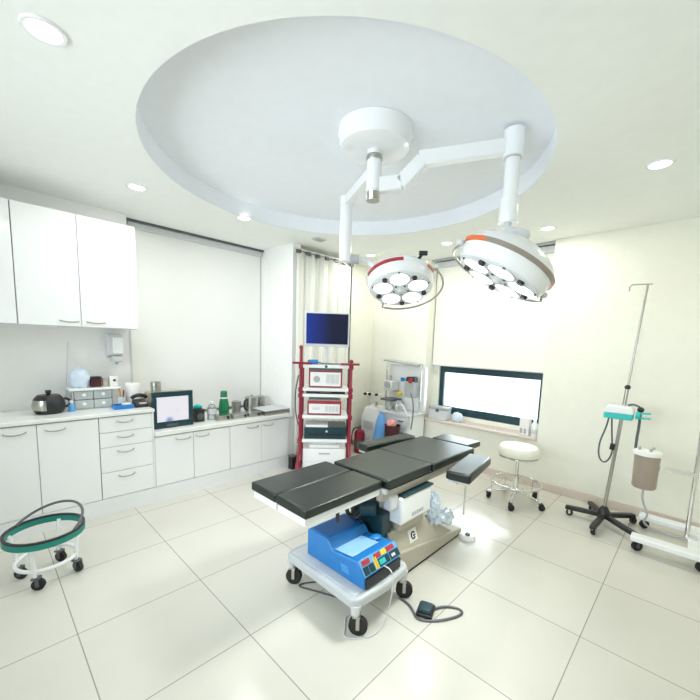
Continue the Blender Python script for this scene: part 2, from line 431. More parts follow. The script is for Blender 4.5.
# ------------------------------------------------------------------ things on the upper worktop
ZT = .877
t = thing('kettle', 'round black kettle with a steel side at the near end of the worktop', 'kettle', (-3.72, .375, ZT))
M().lathe([(0, 0), (.085, 0), (.10, .03), (.105, .07), (.095, .115), (.07, .145), (0, .15)], (-3.72, .375, ZT), 36).build('body', 'black', t)
M().lathe([(.100, .03), (.1075, .07), (.098, .11)], (-3.72, .375, ZT), 12, a0=-1.5, a1=-.25).build('side_plate', 'steel', t)
M().lathe([(0, .185), (.018, .183), (.02, .165), (.01, .15)], (-3.72, .375, ZT), 20).build('lid_knob', 'black', t)
M().tube([(-3.72, .47, ZT + .11), (-3.72, .505, ZT + .10), (-3.72, .515, ZT + .06), (-3.72, .478, ZT + .04)], .01, 8, smooth=2).build('handle', 'black', t)
tag(M().tube([(-3.88, .495, ZT), (-3.93, .53, 1.2), (-3.974, .555, 1.44)], .004, 8).build('metal_rod', 'lgrey'), 'long thin metal rod leaning on the wall behind the kettle', 'rod')
t = thing('small_bottle', 'small violet-blue bottle between kettle and drawer box', 'bottle', (-3.70, .515, ZT))
M().lathe([(0, 0), (.022, 0), (.022, .05), (.01, .065), (.01, .075), (0, .075)], (-3.70, .515, ZT), 20).build('bottle_body', 'bluelight', t)
M().lathe([(.012, .07), (.012, .09), (0, .09)], (-3.70, .515, ZT), 16).build('cap', 'paper', t)

t = thing('drawer_organizer', 'grey four-drawer desk organizer with a white board on top', 'organizer', (-3.8, .66, ZT))
fr = M(); fr.box(-3.92, -3.73, .528, .536, ZT, 1.04).box(-3.92, -3.73, .812, .82, ZT, 1.04).box(-3.92, -3.912, .536, .812, ZT, 1.04).box(-3.912, -3.73, .536, .812, ZT, ZT + .006).box(-3.912, -3.73, .536, .812, 1.034, 1.04)
fr.build('carcass', 'lgrey', t)
for j in range(2):
    for k in range(2):
        y0 = .539 + j * .136; z0 = ZT + .009 + k * .077
        d = M().box(-3.905, -3.722, y0, y0 + .132, z0, z0 + .072).build('drawer', 'drawerclear', t, bevel=.005)
        M().lathe([(0, 0), (.012, 0), (.014, .012), (0, .014)], n=14, mx=Matrix.Translation((-3.722, y0 + .066, z0 + .04)) @ Matrix.Rotation(PI / 2, 4, 'Y')).build('drawer_knob', 'paper', d)
M().box(-3.94, -3.70, .505, .875, 1.041, 1.058).build('top_board', 'enamel', t, bevel=.003)
M().box(-3.94, -3.92, .845, .870, ZT, 1.041).build('board_leg', 'enamel', t)
Z2 = 1.059
def blob(c, r, seed, nz=.18, sub=3, flat=True):
    random.seed(seed); m = M(); m.ball(c, r, sub, nz)
    if flat:
        zb = c[2] - r[2] * .7
        for v in m.bm.verts: v.co.z = max(v.co.z, zb)
    return m
tag(blob((-3.83, .60, Z2 + .07), (.065, .075, .10), 3).build('plastic_bag', 'plasticbag'), 'pale blue crumpled plastic bag on the organizer board', 'bag')
t = thing('storage_box', 'small dark maroon box on the organizer beside the blue bag', 'box', (-3.82, .71, Z2))
M().box(-3.86, -3.78, .67, .745, Z2, Z2 + .07).build('box_body', 'maroon', t, bevel=.004)
M().box(-3.863, -3.777, .667, .748, Z2 + .07, Z2 + .088).build('box_lid', 'black', t, bevel=.003)
t = thing('small_jar', 'small beige jar on the organizer next to the maroon box', 'jar', (-3.81, .778, Z2))
M().lathe([(0, 0), (.026, 0), (.026, .05), (.022, .055), (0, .055)], (-3.81, .778, Z2), 22).build('jar_body', 'tan', t)
M().lathe([(.027, .053), (.027, .072), (0, .073)], (-3.81, .778, Z2), 22).build('jar_lid', 'grey', t)
t = thing('storage_box', 'small white box with a black dot at the end of the organizer board', 'box', (-3.81, .835, Z2))
M().box(-3.84, -3.78, .808, .868, Z2, Z2 + .085).build('box_body', 'paper', t, bevel=.003)
M().lathe([(0, 0), (.011, 0), (.011, .003), (0, .003)], n=16, mx=Matrix.Translation((-3.78, .843, Z2 + .052)) @ Matrix.Rotation(PI / 2, 4, 'Y')).build('black_dot', 'black', t)

t = thing('desk_tray', 'shallow blue tray in front of the paper roll', 'tray', (-3.63, .85, ZT))
M().box(-3.68, -3.57, .79, .935, ZT, ZT + .006).box(-3.68, -3.674, .79, .935, ZT + .006, ZT + .035).box(-3.576, -3.57, .79, .935, ZT + .006, ZT + .035).box(-3.674, -3.576, .79, .796, ZT + .006, ZT + .035).box(-3.674, -3.576, .929, .935, ZT + .006, ZT + .035).build('tray_body', 'blue', t)
tag(M().box(-3.655, -3.585, .86, .92, ZT + .007, ZT + .042).build('note_pad', 'paper'), 'white note pad lying in the blue tray', 'note pad')
t = thing('pen_cup', 'frosted pen cup of yellow and pink pens standing by the blue tray', 'pen cup', (-3.73, .882, ZT))
M().lathe([(0, .003), (.030, .003), (.033, .09), (.036, .09), (.033, 0), (0, 0)], (-3.73, .882, ZT), 24).build('cup', 'lgrey', t)
for (dx, dy, ml, hh) in ((.012, -.018, 'yellow', .155), (-.01, -.006, 'pink', .165), (.012, .008, 'maroon', .15), (-.008, .017, 'pink', .145), (.0, -.014, 'dgrey', .16)):
    M().cyl((-3.73 + dx * .5, .882 + dy * .5, ZT + .006), (-3.73 + dx * 1.5, .882 + dy * 1.5, ZT + hh), .0045, n=8).build('pen', ml, t)
t = thing('paper_roll', 'white paper towel roll standing behind the telephone', 'paper roll', (-3.78, .985, ZT))
M().lathe([(.018, .005), (.058, 0), (.06, .01), (.06, .19), (.056, .2), (.018, .2), (.018, .005)], (-3.78, .985, ZT), 32).build('roll', 'paper', t)
M().lathe([(.0, .004), (.017, .004), (.017, .198), (0, .198)], (-3.78, .985, ZT), 20).build('core', 'tan', t)
t = thing('telephone', 'black desk telephone at the end of the upper worktop', 'telephone', (-3.64, 1.0, ZT))
M().prism([(-3.71, ZT), (-3.58, ZT), (-3.58, ZT + .025), (-3.71, ZT + .06)], 'y', .955, 1.055).build('base', 'black', t, bevel=.006)
M().tube([(-3.66, .94, ZT + .075), (-3.655, .96, ZT + .095), (-3.65, 1.005, ZT + .105), (-3.655, 1.045, ZT + .095), (-3.66, 1.06, ZT + .075)], .016, 12, smooth=2).build('handset', 'black', t)
M().box(-3.62, -3.592, .985, 1.045, ZT + .028, ZT + .038, None).build('keypad', 'lgrey', t)

# ------------------------------------------------------------------ things on the lower worktop
ZL = .661
t = thing('television', 'boxy black tube television with a lit pale picture', 'television', (-3.7, 1.26, ZL))
fr = M(); y0, y1, z0, z1 = 1.082, 1.445, ZL, 1.005
fr.box(-3.60, -3.555, y0, y1, z0, .722).box(-3.60, -3.555, y0, y1, .955, z1).box(-3.60, -3.555, y0, 1.118, .722, .955).box(-3.60, -3.555, 1.404, y1, .722, .955)
fr.build('front_frame', 'tealdark', t, bevel=.006)
M().prism([(-3.60, ZL), (-3.60, 1.0), (-3.80, .99), (-3.97, .93), (-3.97, .70), (-3.80, ZL)], 'y', 1.095, 1.43).build('casing', 'tan', t, bevel=.012)
M().box(-3.585, -3.567, 1.112, 1.410, .716, .961).build('screen', 'screen_white', t)
M().box(-3.556, -3.549, 1.20, 1.30, .676, .700).build('control_panel', 'dgrey', t)
t = thing('steel_cup', 'ribbed steel cup standing on top of the television', 'cup', (-3.72, 1.165, .995))
M().lathe([(0, .004), (.04, .004), (.041, .09), (.044, .09), (.044, .06), (.045, .055), (.044, .05), (.044, .03), (.045, .025), (.044, .02), (.044, 0), (0, 0)], (-3.72, 1.165, .995), 28).build('cup_body', 'steel', t)
M().lathe([(0, .075), (.041, .075)], (-3.72, 1.165, .995), 24).build('cotton_filling', 'lgrey', t)
t = thing('speaker_box', 'small black box beside the television', 'box', (-3.66, 1.54, ZL))
M().box(-3.74, -3.63, 1.497, 1.592, ZL, .790).build('cabinet', 'black', t, bevel=.004)
M().lathe([(0, 0), (.03, 0), (.034, .004), (0, .002)], n=24, mx=Matrix.Translation((-3.63, 1.545, .72)) @ Matrix.Rotation(PI / 2, 4, 'Y')).build('cone', 'dgrey', t)
tag(blob((-3.69, 1.545, .79 + .020), (.04, .045, .028), 7, .2).build('cloth_pad', 'teal'), 'folded teal cloth on the small black box', 'cloth')
t = thing('water_bottle', 'clear plastic bottle standing between the black box and green bottle', 'bottle', (-3.68, 1.69, ZL))
M().lathe([(0, 0), (.045, 0), (.048, .01), (.046, .05), (.048, .06), (.048, .12), (.03, .155), (.018, .165), (.018, .18), (0, .18)], (-3.68, 1.69, ZL), 28).build('bottle_body', 'clear', t)
M().lathe([(.0475, .06), (.0495, .062), (.0495, .115), (.0475, .117)], (-3.68, 1.69, ZL), 28).build('label_band', 'lgrey', t)
M().lathe([(.02, .168), (.02, .192), (0, .192)], (-3.68, 1.69, ZL), 20).build('cap', 'paper', t)
t = thing('green_bottle', 'tall green bottle with a white neck band', 'bottle', (-3.78, 1.875, ZL))
M().lathe([(0, 0), (.052, 0), (.056, .01), (.056, .10), (.045, .17), (.038, .21), (.036, .27), (.03, .28), (0, .28)], (-3.78, 1.875, ZL), 32).build('bottle_body', 'green', t)
M().lathe([(.040, .196), (.0415, .198), (.0395, .212), (.038, .212)], (-3.78, 1.875, ZL), 32).build('neck_band', 'paper', t)
def canister(name, x, y, r, h, lab, cat, knob=True, dark=False, grp='steel containers at the back of the lower worktop'):
    t = thing(name, lab, cat, (x, y, ZL), group=grp)
    M().lathe([(0, 0), (r, 0), (r, h * .88), (r * .97, h * .88), (0, h * .88)], (x, y, ZL), 32).build('canister_body', 'steel', t)
    M().lathe([(r * 1.03, h * .86), (r * 1.03, h * .93), (r * .5, h), (0, h)], (x, y, ZL), 32).build('lid', 'steel', t)
    if knob: M().lathe([(.006, h), (.012, h + .014), (0, h + .018)], (x, y, ZL), 16).build('lid_knob', 'steel', t)
    if dark: M().tube([(x + .02, y - r, ZL + h * .8), (x + .025, y - r - .03, ZL + h * .72), (x + .025, y - r - .03, ZL + h * .25), (x + .02, y - r, ZL + h * .15)], .012, 8, smooth=1).build('handle', 'black', t)
    return t
canister('steel_canister', -3.86, 2.065, .052, .145, 'slim steel canister right after the green bottle', 'canister', False)
canister('steel_jug', -3.84, 2.255, .078, .185, 'wide steel jug with a black handle, largest of the steel containers', 'jug', True, True)
canister('steel_canister', -3.95, 2.44, .058, .165, 'steel canister in the worktop corner next to the partition', 'canister', False)
def box_tray(y0, y1, x0, x1, h, lab, endcap):
    t = thing('instrument_case', lab, 'instrument case', ((x0 + x1) / 2, (y0 + y1) / 2, ZL), group='small steel instrument cases')
    M().box(x0, x1, y0, y1, ZL, ZL + h * .72).build('case_body', 'steel', t, bevel=.004)
    M().box(x0 - .003, x1 + .003, y0 - .003, y1 + .003, ZL + h * .73, ZL + h).build('lid', 'steel', t, bevel=.004)
    M().box(x1, x1 + .008, y1 - .04, y1 - .015, ZL + h * .25, ZL + h * .8).build('clasp', endcap, t)
box_tray(1.70, 1.835, -3.66, -3.555, .052, 'small steel instrument case in front of the green bottle', 'black')
box_tray(1.865, 2.03, -3.65, -3.545, .048, 'small steel instrument case in the middle of the row', 'black')
box_tray(2.055, 2.20, -3.64, -3.545, .044, 'small steel instrument case next to the large tray', 'black')
t = thing('steel_tray', 'large flat steel tray at the end of the lower worktop', 'tray', (-3.66, 2.39, ZL))
tr = M(); x0, x1, y0, y1, h = -3.80, -3.50, 2.225, 2.555, .05
tr.box(x0, x1, y0, y1, ZL, ZL + .005).box(x0, x0 + .005, y0, y1, ZL + .005, ZL + h).box(x1 - .005, x1, y0, y1, ZL + .005, ZL + h).box(x0 + .005, x1 - .005, y0, y0 + .005, ZL + .005, ZL + h).box(x0 + .005, x1 - .005, y1 - .005, y1, ZL + .005, ZL + h)
tr.build('tray_body', 'steel', t)
M().box(x0 - .004, x1 + .004, y0 - .004, y1 + .004, ZL + h, ZL + h + .006).build('cover', 'lgrey', t, bevel=.002)

# ------------------------------------------------------------------ castors
def castor(x, y, zt, parent, r=.032, w=.022, mat_fork='steel', yaw=0.0, name='castor', world=True):
    """zt: where the stem meets what it carries; wheel on the floor"""
    mx = Matrix.Translation((x, y, 0)) @ Matrix.Rotation(yaw, 4, 'Z')
    m = M(); m.cyl((0, 0, r * 1.6), (0, 0, zt), .008, n=12); m.box(-.014, .026, -w * .5 - .006, w * .5 + .006, r * 2.02, r * 2.02 + .01)
    for s_ in (-1, 1): m.box(.006, .024, s_ * (w * .5 + .006) - .003, s_ * (w * .5 + .006) + .003, r * .8, r * 2.02)
    m.bm.transform(mx)
    f = m.build(name, mat_fork, parent, world=world)
    k = M(); k.lathe([(.004, -w / 2), (r * .8, -w / 2), (r, -w / 2 + .004), (r, w / 2 - .004), (r * .8, w / 2), (.004, w / 2)], n=24, mx=Matrix.Translation((.015, 0, r)) @ Matrix.Rotation(PI / 2, 4, 'X'))
    k.bm.transform(mx)
    k.build('wheel', 'rubber', f, world=world)
    return f

# ------------------------------------------------------------------ red equipment trolley (own frame: x across, y back)
TA = math.atan2(.74, .68)
TR = thing('equipment_trolley', 'red-framed endoscopy trolley of white shelves before the curtain', 'trolley', (-2.9, 2.6, 0), TA)
def L(m, name, ml, parent, bevel=0.0): return m.build(name, ml, parent, bevel, world=False)
for s_, top in ((-.27, 1.44), (.27, 1.30)):
    p = M(); p.tube([(s_ * 1.12, -.22, .075), (s_ * 1.06, -.10, .20), (s_, .0, .38), (s_, .0, .9), (s_, 0, top)], .017, 10, smooth=1); L(p, 'front_post', 'red', TR)
    p = M(); p.tube([(s_, .30, .075), (s_, .30, 1.28)], .015, 10); L(p, 'rear_post', 'red', TR)
    L(M().bar((s_ * 1.13, -.25, .072), (s_, .33, .072), .045, .04), 'foot_rail', 'red', TR, .004)
    L(M().ball((s_, 0, top + .012), .024, 2), 'post_cap', 'red', TR)
for z, ml in ((1.255, 'enamel'), (1.005, 'enamel'), (.940, 'enamel'), (.705, 'enamel'), (.440, 'enamel')):
    L(M().box(-.245, .245, -.035, .31, z - .017, z + .017), 'shelf', ml, TR, .005)
    for s_ in (-1, 1): L(M().box(s_ * .27 - .024, s_ * .27 + .024, -.026, .03, z - .028, z + .02), 'shelf_bracket', 'red', TR, .004)
for s_ in (-1, 1):
    h = M(); h.bar((s_ * .15, -.05, 1.285), (s_ * .355, -.075, 1.290), .022, .024); L(h, 'push_handle', 'red', TR, .006)
lc = L(M().box(-.235, .235, -.02, .31, .10, .345), 'lower_cabinet', 'enamel', TR, .006)
L(M().box(-.225, .225, -.032, -.021, .215, .335), 'flap', 'enamel', lc, .003)
L(M().box(-.225, .225, -.030, -.021, .115, .195), 'drawer', 'enamel', lc, .003)
L(M().box(-.06, .06, -.037, -.030, .290, .305), 'slot', 'grey', lc)
L(M().lathe([(0, 0), (.016, 0), (.016, .003), (0, .003)], n=20, mx=Matrix.Translation((0, -.036, 1.256)) @ Matrix.Rotation(PI / 2, 4, 'X')), 'green_mark', 'green', TR)
for x, y in ((-.303, -.23), (.303, -.23), (-.27, .31), (.27, .31)): castor(x, y, .07, TR, .026, .02, 'dgrey', world=False)
def on_trolley(name, lab, cat, z, y=0.0, x=0.0, grp=None):
    c, s_ = math.cos(TA), math.sin(TA)
    return thing(name, lab, cat, (-2.9 + c * x - s_ * y, 2.6 + s_ * x + c * y, z), TA, grp)
t = on_trolley('monitor', 'flat monitor with a dark blue picture on top of the red trolley', 'monitor', 1.273, .12)
L(M().box(-.10, .10, -.06, .08, 0, .015), 'stand_base', 'lgrey', t, .005)
L(M().cyl((0, .03, .015), (0, .03, .26), .02), 'stand_neck', 'lgrey', t)
L(M().box(-.245, .245, -.02, .025, .190, .565), 'casing', 'lgrey', t, .01)
L(M().box(-.226, .226, -.026, -.018, .222, .548), 'screen', 'screen_blue', t)
t = on_trolley('camera_head', 'small blue camera coupler with a cable on the trolley top shelf', 'camera head', 1.273, .02, -.14)
L(M().cyl((-.045, 0, .026), (.05, 0, .026), .025), 'coupler', 'blue', t)
L(M().cyl((-.06, 0, .026), (-.045, 0, .026), .018), 'end_ring', 'green', t)
L(M().tube([(.05, 0, .026), (.1, -.01, .012), (.16, .02, .01), (.22, 0, .01), (.28, -.02, .012), (.33, 0, .01)], .006, 8, smooth=2), 'cable', 'dgrey', t)
t = on_trolley('video_processor', 'white video processor with a red border on the upper trolley shelf', 'medical device', 1.024, .01)
L(M().box(-.180, .172, .0, .30, .0, .205), 'casing', 'lgrey', t, .006)
L(M().box(-.185, .177, -.012, .002, .004, .206), 'front_border', 'redband', t, .004)
fp = L(M().box(-.168, .160, -.020, -.011, .018, .168), 'front_panel', 'enamel', t, .003)
L(M().box(-.185, .177, -.013, .003, .182, .21), 'top_strip', 'dgrey', t)
L(M().lathe([(0, 0), (.036, 0), (.03, .012), (0, .012)], n=24, mx=Matrix.Translation((-.10, -.019, .092)) @ Matrix.Rotation(PI / 2, 4, 'X')), 'dial', 'grey', fp)
for k in range(3): L(M().box(.0 + k * .05, .038 + k * .05, -.025, -.019, .05, .145), 'display', 'lgrey', fp)
t = on_trolley('light_source', 'white light source with red border on the middle trolley shelf', 'medical device', .724, .01)
L(M().box(-.19, .17, .0, .30, .0, .165), 'casing', 'grey', t, .006)
L(M().box(-.195, .175, -.012, .002, .004, .155), 'front_border', 'redband', t, .004)
fp = L(M().box(-.178, .158, -.020, -.011, .018, .122), 'front_panel', 'enamel', t, .003)
for k in range(4): L(M().box(.0 + k * .037, .027 + k * .037, -.025, -.019, .04, .10), 'display', 'lgrey', fp)
L(M().box(-.14, -.06, -.025, -.019, .06, .085), 'switch', 'lgrey', fp)
t = on_trolley('slim_recorder', 'thin black recorder in the narrow gap of the red trolley', 'recorder', .957, .03)
L(M().box(-.21, .21, -.03, .26, 0, .030), 'casing', 'black', t, .003)
L(M().box(-.06, .06, -.034, -.029, .008, .02), 'tray_slot', 'dgrey', t)
t = on_trolley('video_printer', 'large black recorder deck on the lower trolley shelf', 'recorder', .458, .02)
L(M().box(-.225, .235, -.03, .30, 0, .13), 'casing', 'tealdark', t, .006)
L(M().box(-.18, .2, -.036, -.029, .04, .06), 'front_strip', 'black', t)
L(M().cyl((.02, -.036, .085), (.02, -.029, .085), .012), 'button', 'lgrey', t)
t = on_trolley('document_stack', 'grey booklet lying on the black recorder deck', 'booklet', .5885, .06, -.08)
L(M().box(-.13, .11, -.07, .14, 0, .022), 'pages', 'paper', t)
L(M().box(-.132, .112, -.072, .142, .022, .028), 'cover', 'lgrey', t)
t = on_trolley('folded_towel', 'white folded cloth on top of the lower trolley cabinet', 'towel', .346, .05)
L(M().box(-.17, .17, -.05, .2, 0, .04), 'lower_fold', 'paper', t, .015)
L(M().box(-.14, .13, -.045, .17, .04, .07), 'upper_fold', 'lgrey', t, .012)
t = thing('floor_box', 'small black box on the floor at the foot of the partition', 'box', (-3.40, 2.53, 0))
M().box(-3.43, -3.35, 2.50, 2.57, 0, .15).build('box_body', 'black', t, bevel=.006)
M().box(-3.432, -3.348, 2.498, 2.572, .15, .17).build('box_lid', 'dgrey', t, bevel=.004)
c_, s__ = math.cos(TA), math.sin(TA)
tag(M().tube([(-3.12, 2.40, 1.15), (-3.17, 2.40, 1.0), (-3.19, 2.41, .8), (-3.17, 2.42, .65), (-3.10, 2.42, .55)], .007, 8, smooth=2).build('hanging_cable', 'dgrey'), 'dark cable looping down the partition side of the red trolley', 'cable')

# ------------------------------------------------------------------ far corner: extinguisher, anaesthesia machine, bags
t = thing('fire_extinguisher', 'small red fire extinguisher on the floor in the far corner', 'fire extinguisher', (-3.33, 3.64, 0))
M().lathe([(0, 0), (.07, 0), (.075, .01), (.075, .26), (.06, .31), (.02, .335), (0, .335)], (-3.33, 3.64, 0), 32).build('cylinder', 'red', t)
M().lathe([(.0765, .10), (.0765, .19)], (-3.33, 3.64, 0), 32).build('label_band', 'dgrey', t)
M().cyl((-3.33, 3.64, .33), (-3.33, 3.64, .37), .018).build('valve', 'dgrey', t)
M().bar((-3.33, 3.64, .375), (-3.26, 3.58, .40), .018, .012).build('lever', 'black', t)
M().tube([(-3.33, 3.64, .35), (-3.42, 3.61, .34), (-3.44, 3.59, .22), (-3.42, 3.59, .10)], .009, 8, smooth=2).build('hose', 'black', t)

t = thing('anaesthesia_machine', 'white anaesthesia machine with shelves against the far wall', 'anaesthesia machine', (-2.88, 3.95, 0))
M().box(-3.06, -2.60, 3.80, 4.12, .09, .60).build('base_cabinet', 'enamel', t, bevel=.01)
for k in range(3):
    d = M().box(-2.86, -2.62, 3.785, 3.80, .12 + k * .155, .265 + k * .155).build('drawer', 'enamel', t, bevel=.004)
    M().bar((-2.78, 3.778, .215 + k * .155), (-2.70, 3.778, .215 + k * .155), .012, .012).build('drawer_pull', 'dgrey', d)
M().box(-3.10, -2.58, 3.74, 4.12, .60, .63).build('work_surface', 'lgrey', t, bevel=.006)
M().box(-3.17, -2.58, 4.06, 4.12, .63, 1.24).build('back_panel', 'enamel', t, bevel=.008)
for x in (-3.16, -2.60): M().cyl((x, 3.98, .63), (x, 3.98, 1.26), .012).build('column', 'chrome', t)
M().box(-3.22, -2.66, 3.96, 4.12, 1.262, 1.285, Matrix.Translation((-2.9, 3.95, 1.27)) @ Matrix.Rotation(math.radians(4), 4, 'Y') @ Matrix.Translation((2.9, -3.95, -1.27))).build('top_shelf', 'grey', t, bevel=.006)
M().box(-3.13, -2.93, 3.82, 4.04, .755, .78).build('middle_shelf', 'dgrey', t, bevel=.004)
v = M().box(-3.13, -2.99, 3.88, 4.04, .88, 1.02).build('vaporizer', 'lgrey', t, bevel=.01)
M().cyl((-3.06, 3.88, .97), (-3.06, 3.86, .97), .045).build('vaporizer_dial', 'grey', v)
M().cyl((-3.08, 3.96, 1.02), (-3.08, 3.96, 1.09), .02).build('vaporizer_cap', 'chrome', v)
fm = M().box(-2.80, -2.65, 3.90, 4.04, .83, 1.04).build('flowmeter', 'grey', t, bevel=.008)
M().cyl((-2.78, 3.95, 1.06), (-2.65, 3.95, 1.07), .04).build('gauge', 'black', fm)
M().cyl((-2.70, 3.91, 1.055), (-2.70, 3.88, 1.052), .032).build('red_gauge', 'redband', fm)
M().box(-2.95, -2.90, 4.02, 4.04, 1.02, 1.07).build('display', 'blue', t)
M().box(-2.88, -2.84, 4.02, 4.04, 1.03, 1.06).build('indicator', 'teal', t)
M().box(-2.99, -2.92, 3.98, 4.04, .82, .87).build('yellow_plug', 'yellow', t, bevel=.01)
M().lathe([(0, 0), (.05, 0), (.055, .02), (.055, .11), (.04, .14), (0, .14)], (-2.86, 3.90, .632), 28).build('absorber', 'clear', t)
M().lathe([(0, 0), (.045, 0), (.045, .12), (0, .13)], (-3.05, 3.90, .632), 28).build('bellows', 'clear', t)
M().tube([(-3.13, 3.95, .80), (-3.25, 3.86, .82), (-3.38, 3.80, .82)], .010, 8).build('side_arm', 'chrome', t)
for x, y in ((-3.37, 3.80), (-3.31, 3.83), (-3.22, 3.87)):
    M().cyl((x, y - .02, .815), (x, y - .045, .812), .02, n=16).build('valve_knob', 'black', t)
M().tube([(-2.86, 3.84, .72), (-2.80, 3.74, .66), (-2.72, 3.72, .78), (-2.66, 3.75, .70), (-2.60, 3.76, .50), (-2.66, 3.77, .42)], .014, 10, smooth=3).build('breathing_hose', 'lgrey', t)
M().tube([(-2.64, 3.83, .90), (-2.56, 3.78, .80), (-2.54, 3.76, .62), (-2.57, 3.77, .45)], .008, 8, smooth=3).build('sensor_cable', 'dgrey', t)
for x, y in ((-3.02, 3.84), (-2.64, 3.84), (-3.02, 4.08), (-2.64, 4.08)): castor(x, y, .095, t, .035, .024, 'dgrey')
t = thing('floor_unit', 'white floor-standing box unit with sloped top behind the fire extinguisher', 'medical device', (-3.34, 3.98, 0))
M().prism([(3.84, .05), (3.84, .46), (3.92, .60), (4.12, .62), (4.12, .05)], 'x', -3.50, -3.20).build('housing', 'enamel', t, bevel=.02, seg=3)
M().box(-3.47, -3.23, 3.86, 4.10, .0, .05).build('base', 'dgrey', t)
M().box(-3.44, -3.26, 3.834, 3.842, .30, .42).build('front_panel', 'lgrey', t, bevel=.003)
M().cyl((-3.35, 4.0, .60), (-3.35, 4.0, .68), .02).build('top_fitting', 'chrome', t)
bg = M(); random.seed(11)
bg.lathe([(0, 0), (.11, 0), (.12, .03), (.11, .25), (.085, .45), (.05, .56), (.03, .60), (0, .60)], (0, 0, 0), 28)
for v in bg.bm.verts:
    a = math.atan2(v.co.y, v.co.x); k = 1 + .07 * math.sin(5 * a + v.co.z * 8); v.co.x *= k * .95; v.co.y *= k * .8; v.co += Vector((-2.975, 3.665, 0))
tag(bg.build('laundry_bag', 'bluebag'), 'blue cloth bag standing before the anaesthesia machine', 'bag')
t = thing('waste_bin', 'dark maroon bin with a pink bag before the anaesthesia machine', 'bin', (-2.75, 3.62, 0))
M().lathe([(0, 0), (.085, 0), (.1, .49), (.104, .495), (.096, .495), (.082, .01), (0, .01)], (-2.75, 3.62, 0), 32).build('bin_body', 'maroon', t)
blob((-2.76, 3.61, .515), (.07, .07, .05), 5, .25).build('bag_liner', 'pink', t)

# ------------------------------------------------------------------ window sill things
ZS = .553
t = thing('steel_box', 'closed silver box at the blind end of the window sill', 'box', (-2.44, 4.25, ZS))
M().box(-2.57, -2.31, 4.17, 4.30, ZS, ZS + .125).build('box_body', 'lgrey', t, bevel=.006)
M().box(-2.574, -2.306, 4.166, 4.304, ZS + .126, ZS + .165).build('box_lid', 'grey', t, bevel=.006)
M().box(-2.46, -2.42, 4.158, 4.168, ZS + .10, ZS + .14).build('latch', 'dgrey', t)
tag(blob((-2.19, 4.25, ZS + .052), (.075, .05, .072), 8, .15).build('plastic_bag', 'plasticbag'), 'pale blue plastic packet next to the silver box', 'packet')
t = thing('carton', 'white carton with grey print at the near end of the window sill', 'carton', (-1.33, 4.24, ZS))
M().box(-1.40, -1.30, 4.19, 4.28, ZS, ZS + .19).build('carton_body', 'paper', t, bevel=.004)
for k in range(2): M().box(-1.39 + k * .042, -1.365 + k * .042, 4.186, 4.191, ZS + .02, ZS + .075).build('print_patch', 'grey', t)
t = thing('carton', 'slim white bottle beside the printed carton on the sill', 'bottle', (-1.25, 4.24, ZS))
M().lathe([(0, 0), (.034, 0), (.036, .01), (.036, .13), (.016, .16), (.016, .18), (0, .18)], (-1.25, 4.23, ZS), 24).build('bottle_body', 'enamel', t)
M().lathe([(.0368, .03), (.0368, .08)], (-1.25, 4.23, ZS), 24).build('label_band', 'lgrey', t)
t.name = 'white_bottle'

# ------------------------------------------------------------------ stool
sx, sy = -1.195, 3.62
t = thing('stool', 'round ivory swivel stool with chrome foot ring under the window', 'stool', (sx, sy, 0))
M().lathe([(0, .485), (.17, .485), (.185, .495), (.19, .52), (.185, .56), (.165, .58), (0, .59)], (sx, sy, -.012), 48).build('seat', 'cream_seat', t)
M().lathe([(0, .468), (.165, .468), (.178, .472), (.178, .484), (0, .484)], (sx, sy, -.012), 48).build('seat_rim', 'chrome', t)
M().cyl((sx, sy, .20), (sx, sy, .468), .016).build('gas_column', 'chrome', t)
M().cyl((sx, sy, .09), (sx, sy, .26), .026).build('column_sleeve', 'chrome', t)
M().tube([(sx + .225 * math.cos(a), sy + .225 * math.sin(a), .20) for a in [2 * PI * i / 48 for i in range(48)]], .0125, 10, closed=True).build('foot_ring', 'chrome', t)
for k in range(5):
    a = math.radians(-80 + 72 * k); c, s_ = math.cos(a), math.sin(a)
    lg = M().tube([(sx + .02 * c, sy + .02 * s_, .12), (sx + .14 * c, sy + .14 * s_, .10), (sx + .255 * c, sy + .255 * s_, .072)], .014, 10, smooth=1).build('leg', 'chrome', t)
    M().cyl((sx + .222 * c, sy + .222 * s_, .085), (sx + .222 * c, sy + .222 * s_, .20), .007, n=10).build('ring_strut', 'chrome', lg)
    castor(sx + .25 * c, sy + .25 * s_, .068, t, .029, .026, 'black', .35 + .25 * k)

# ------------------------------------------------------------------ drip stand with pump
bx, by = -.475, 3.72
t = thing('drip_stand', 'leaning chrome drip stand on a black five-legged base', 'drip stand', (bx, by, 0))
for k, (lx, ly) in enumerate(((-.765, 3.70), (-.625, 3.98), (-.286, 3.96), (-.185, 3.50), (-.50, 3.41))):
    d = Vector((lx - bx, ly - by, 0))
    lm = M(); lm.bar((bx, by, .088), (lx, ly, .070), .045, .038); lg = lm.build('leg', 'black', t, bevel=.008)
    castor(lx - d.x * .07, ly - d.y * .07, .06, t, .028, .026, 'steel', .1 + .3 * k)
M().lathe([(0, .07), (.055, .07), (.05, .12), (.025, .16), (.018, .17), (0, .17)], (bx, by, 0), 28).build('hub', 'black', t)
pb, pm, pt = Vector((bx, by, .16)), Vector((bx + .058, by + .01, 1.22)), Vector((bx + .106, by + .015, 2.05))
M().cyl(pb, pm, .014).build('lower_pole', 'steel', t)
M().cyl(pm - Vector((0, 0, .03)), pt, .008).build('upper_pole', 'steel', t)
M().ball(pm, .022).build('height_clamp', 'black', t)
M().tube([(pt.x + .03, pt.y, pt.z), (pt.x - .10, pt.y, pt.z + .005), (pt.x - .115, pt.y, pt.z - .012), (pt.x - .115, pt.y, pt.z - .045)], .005, 8).build('hook_bar', 'steel', t)
t = thing('infusion_pump', 'turquoise and white pump unit clamped to the drip stand', 'pump', (-.47, 3.66, .93))
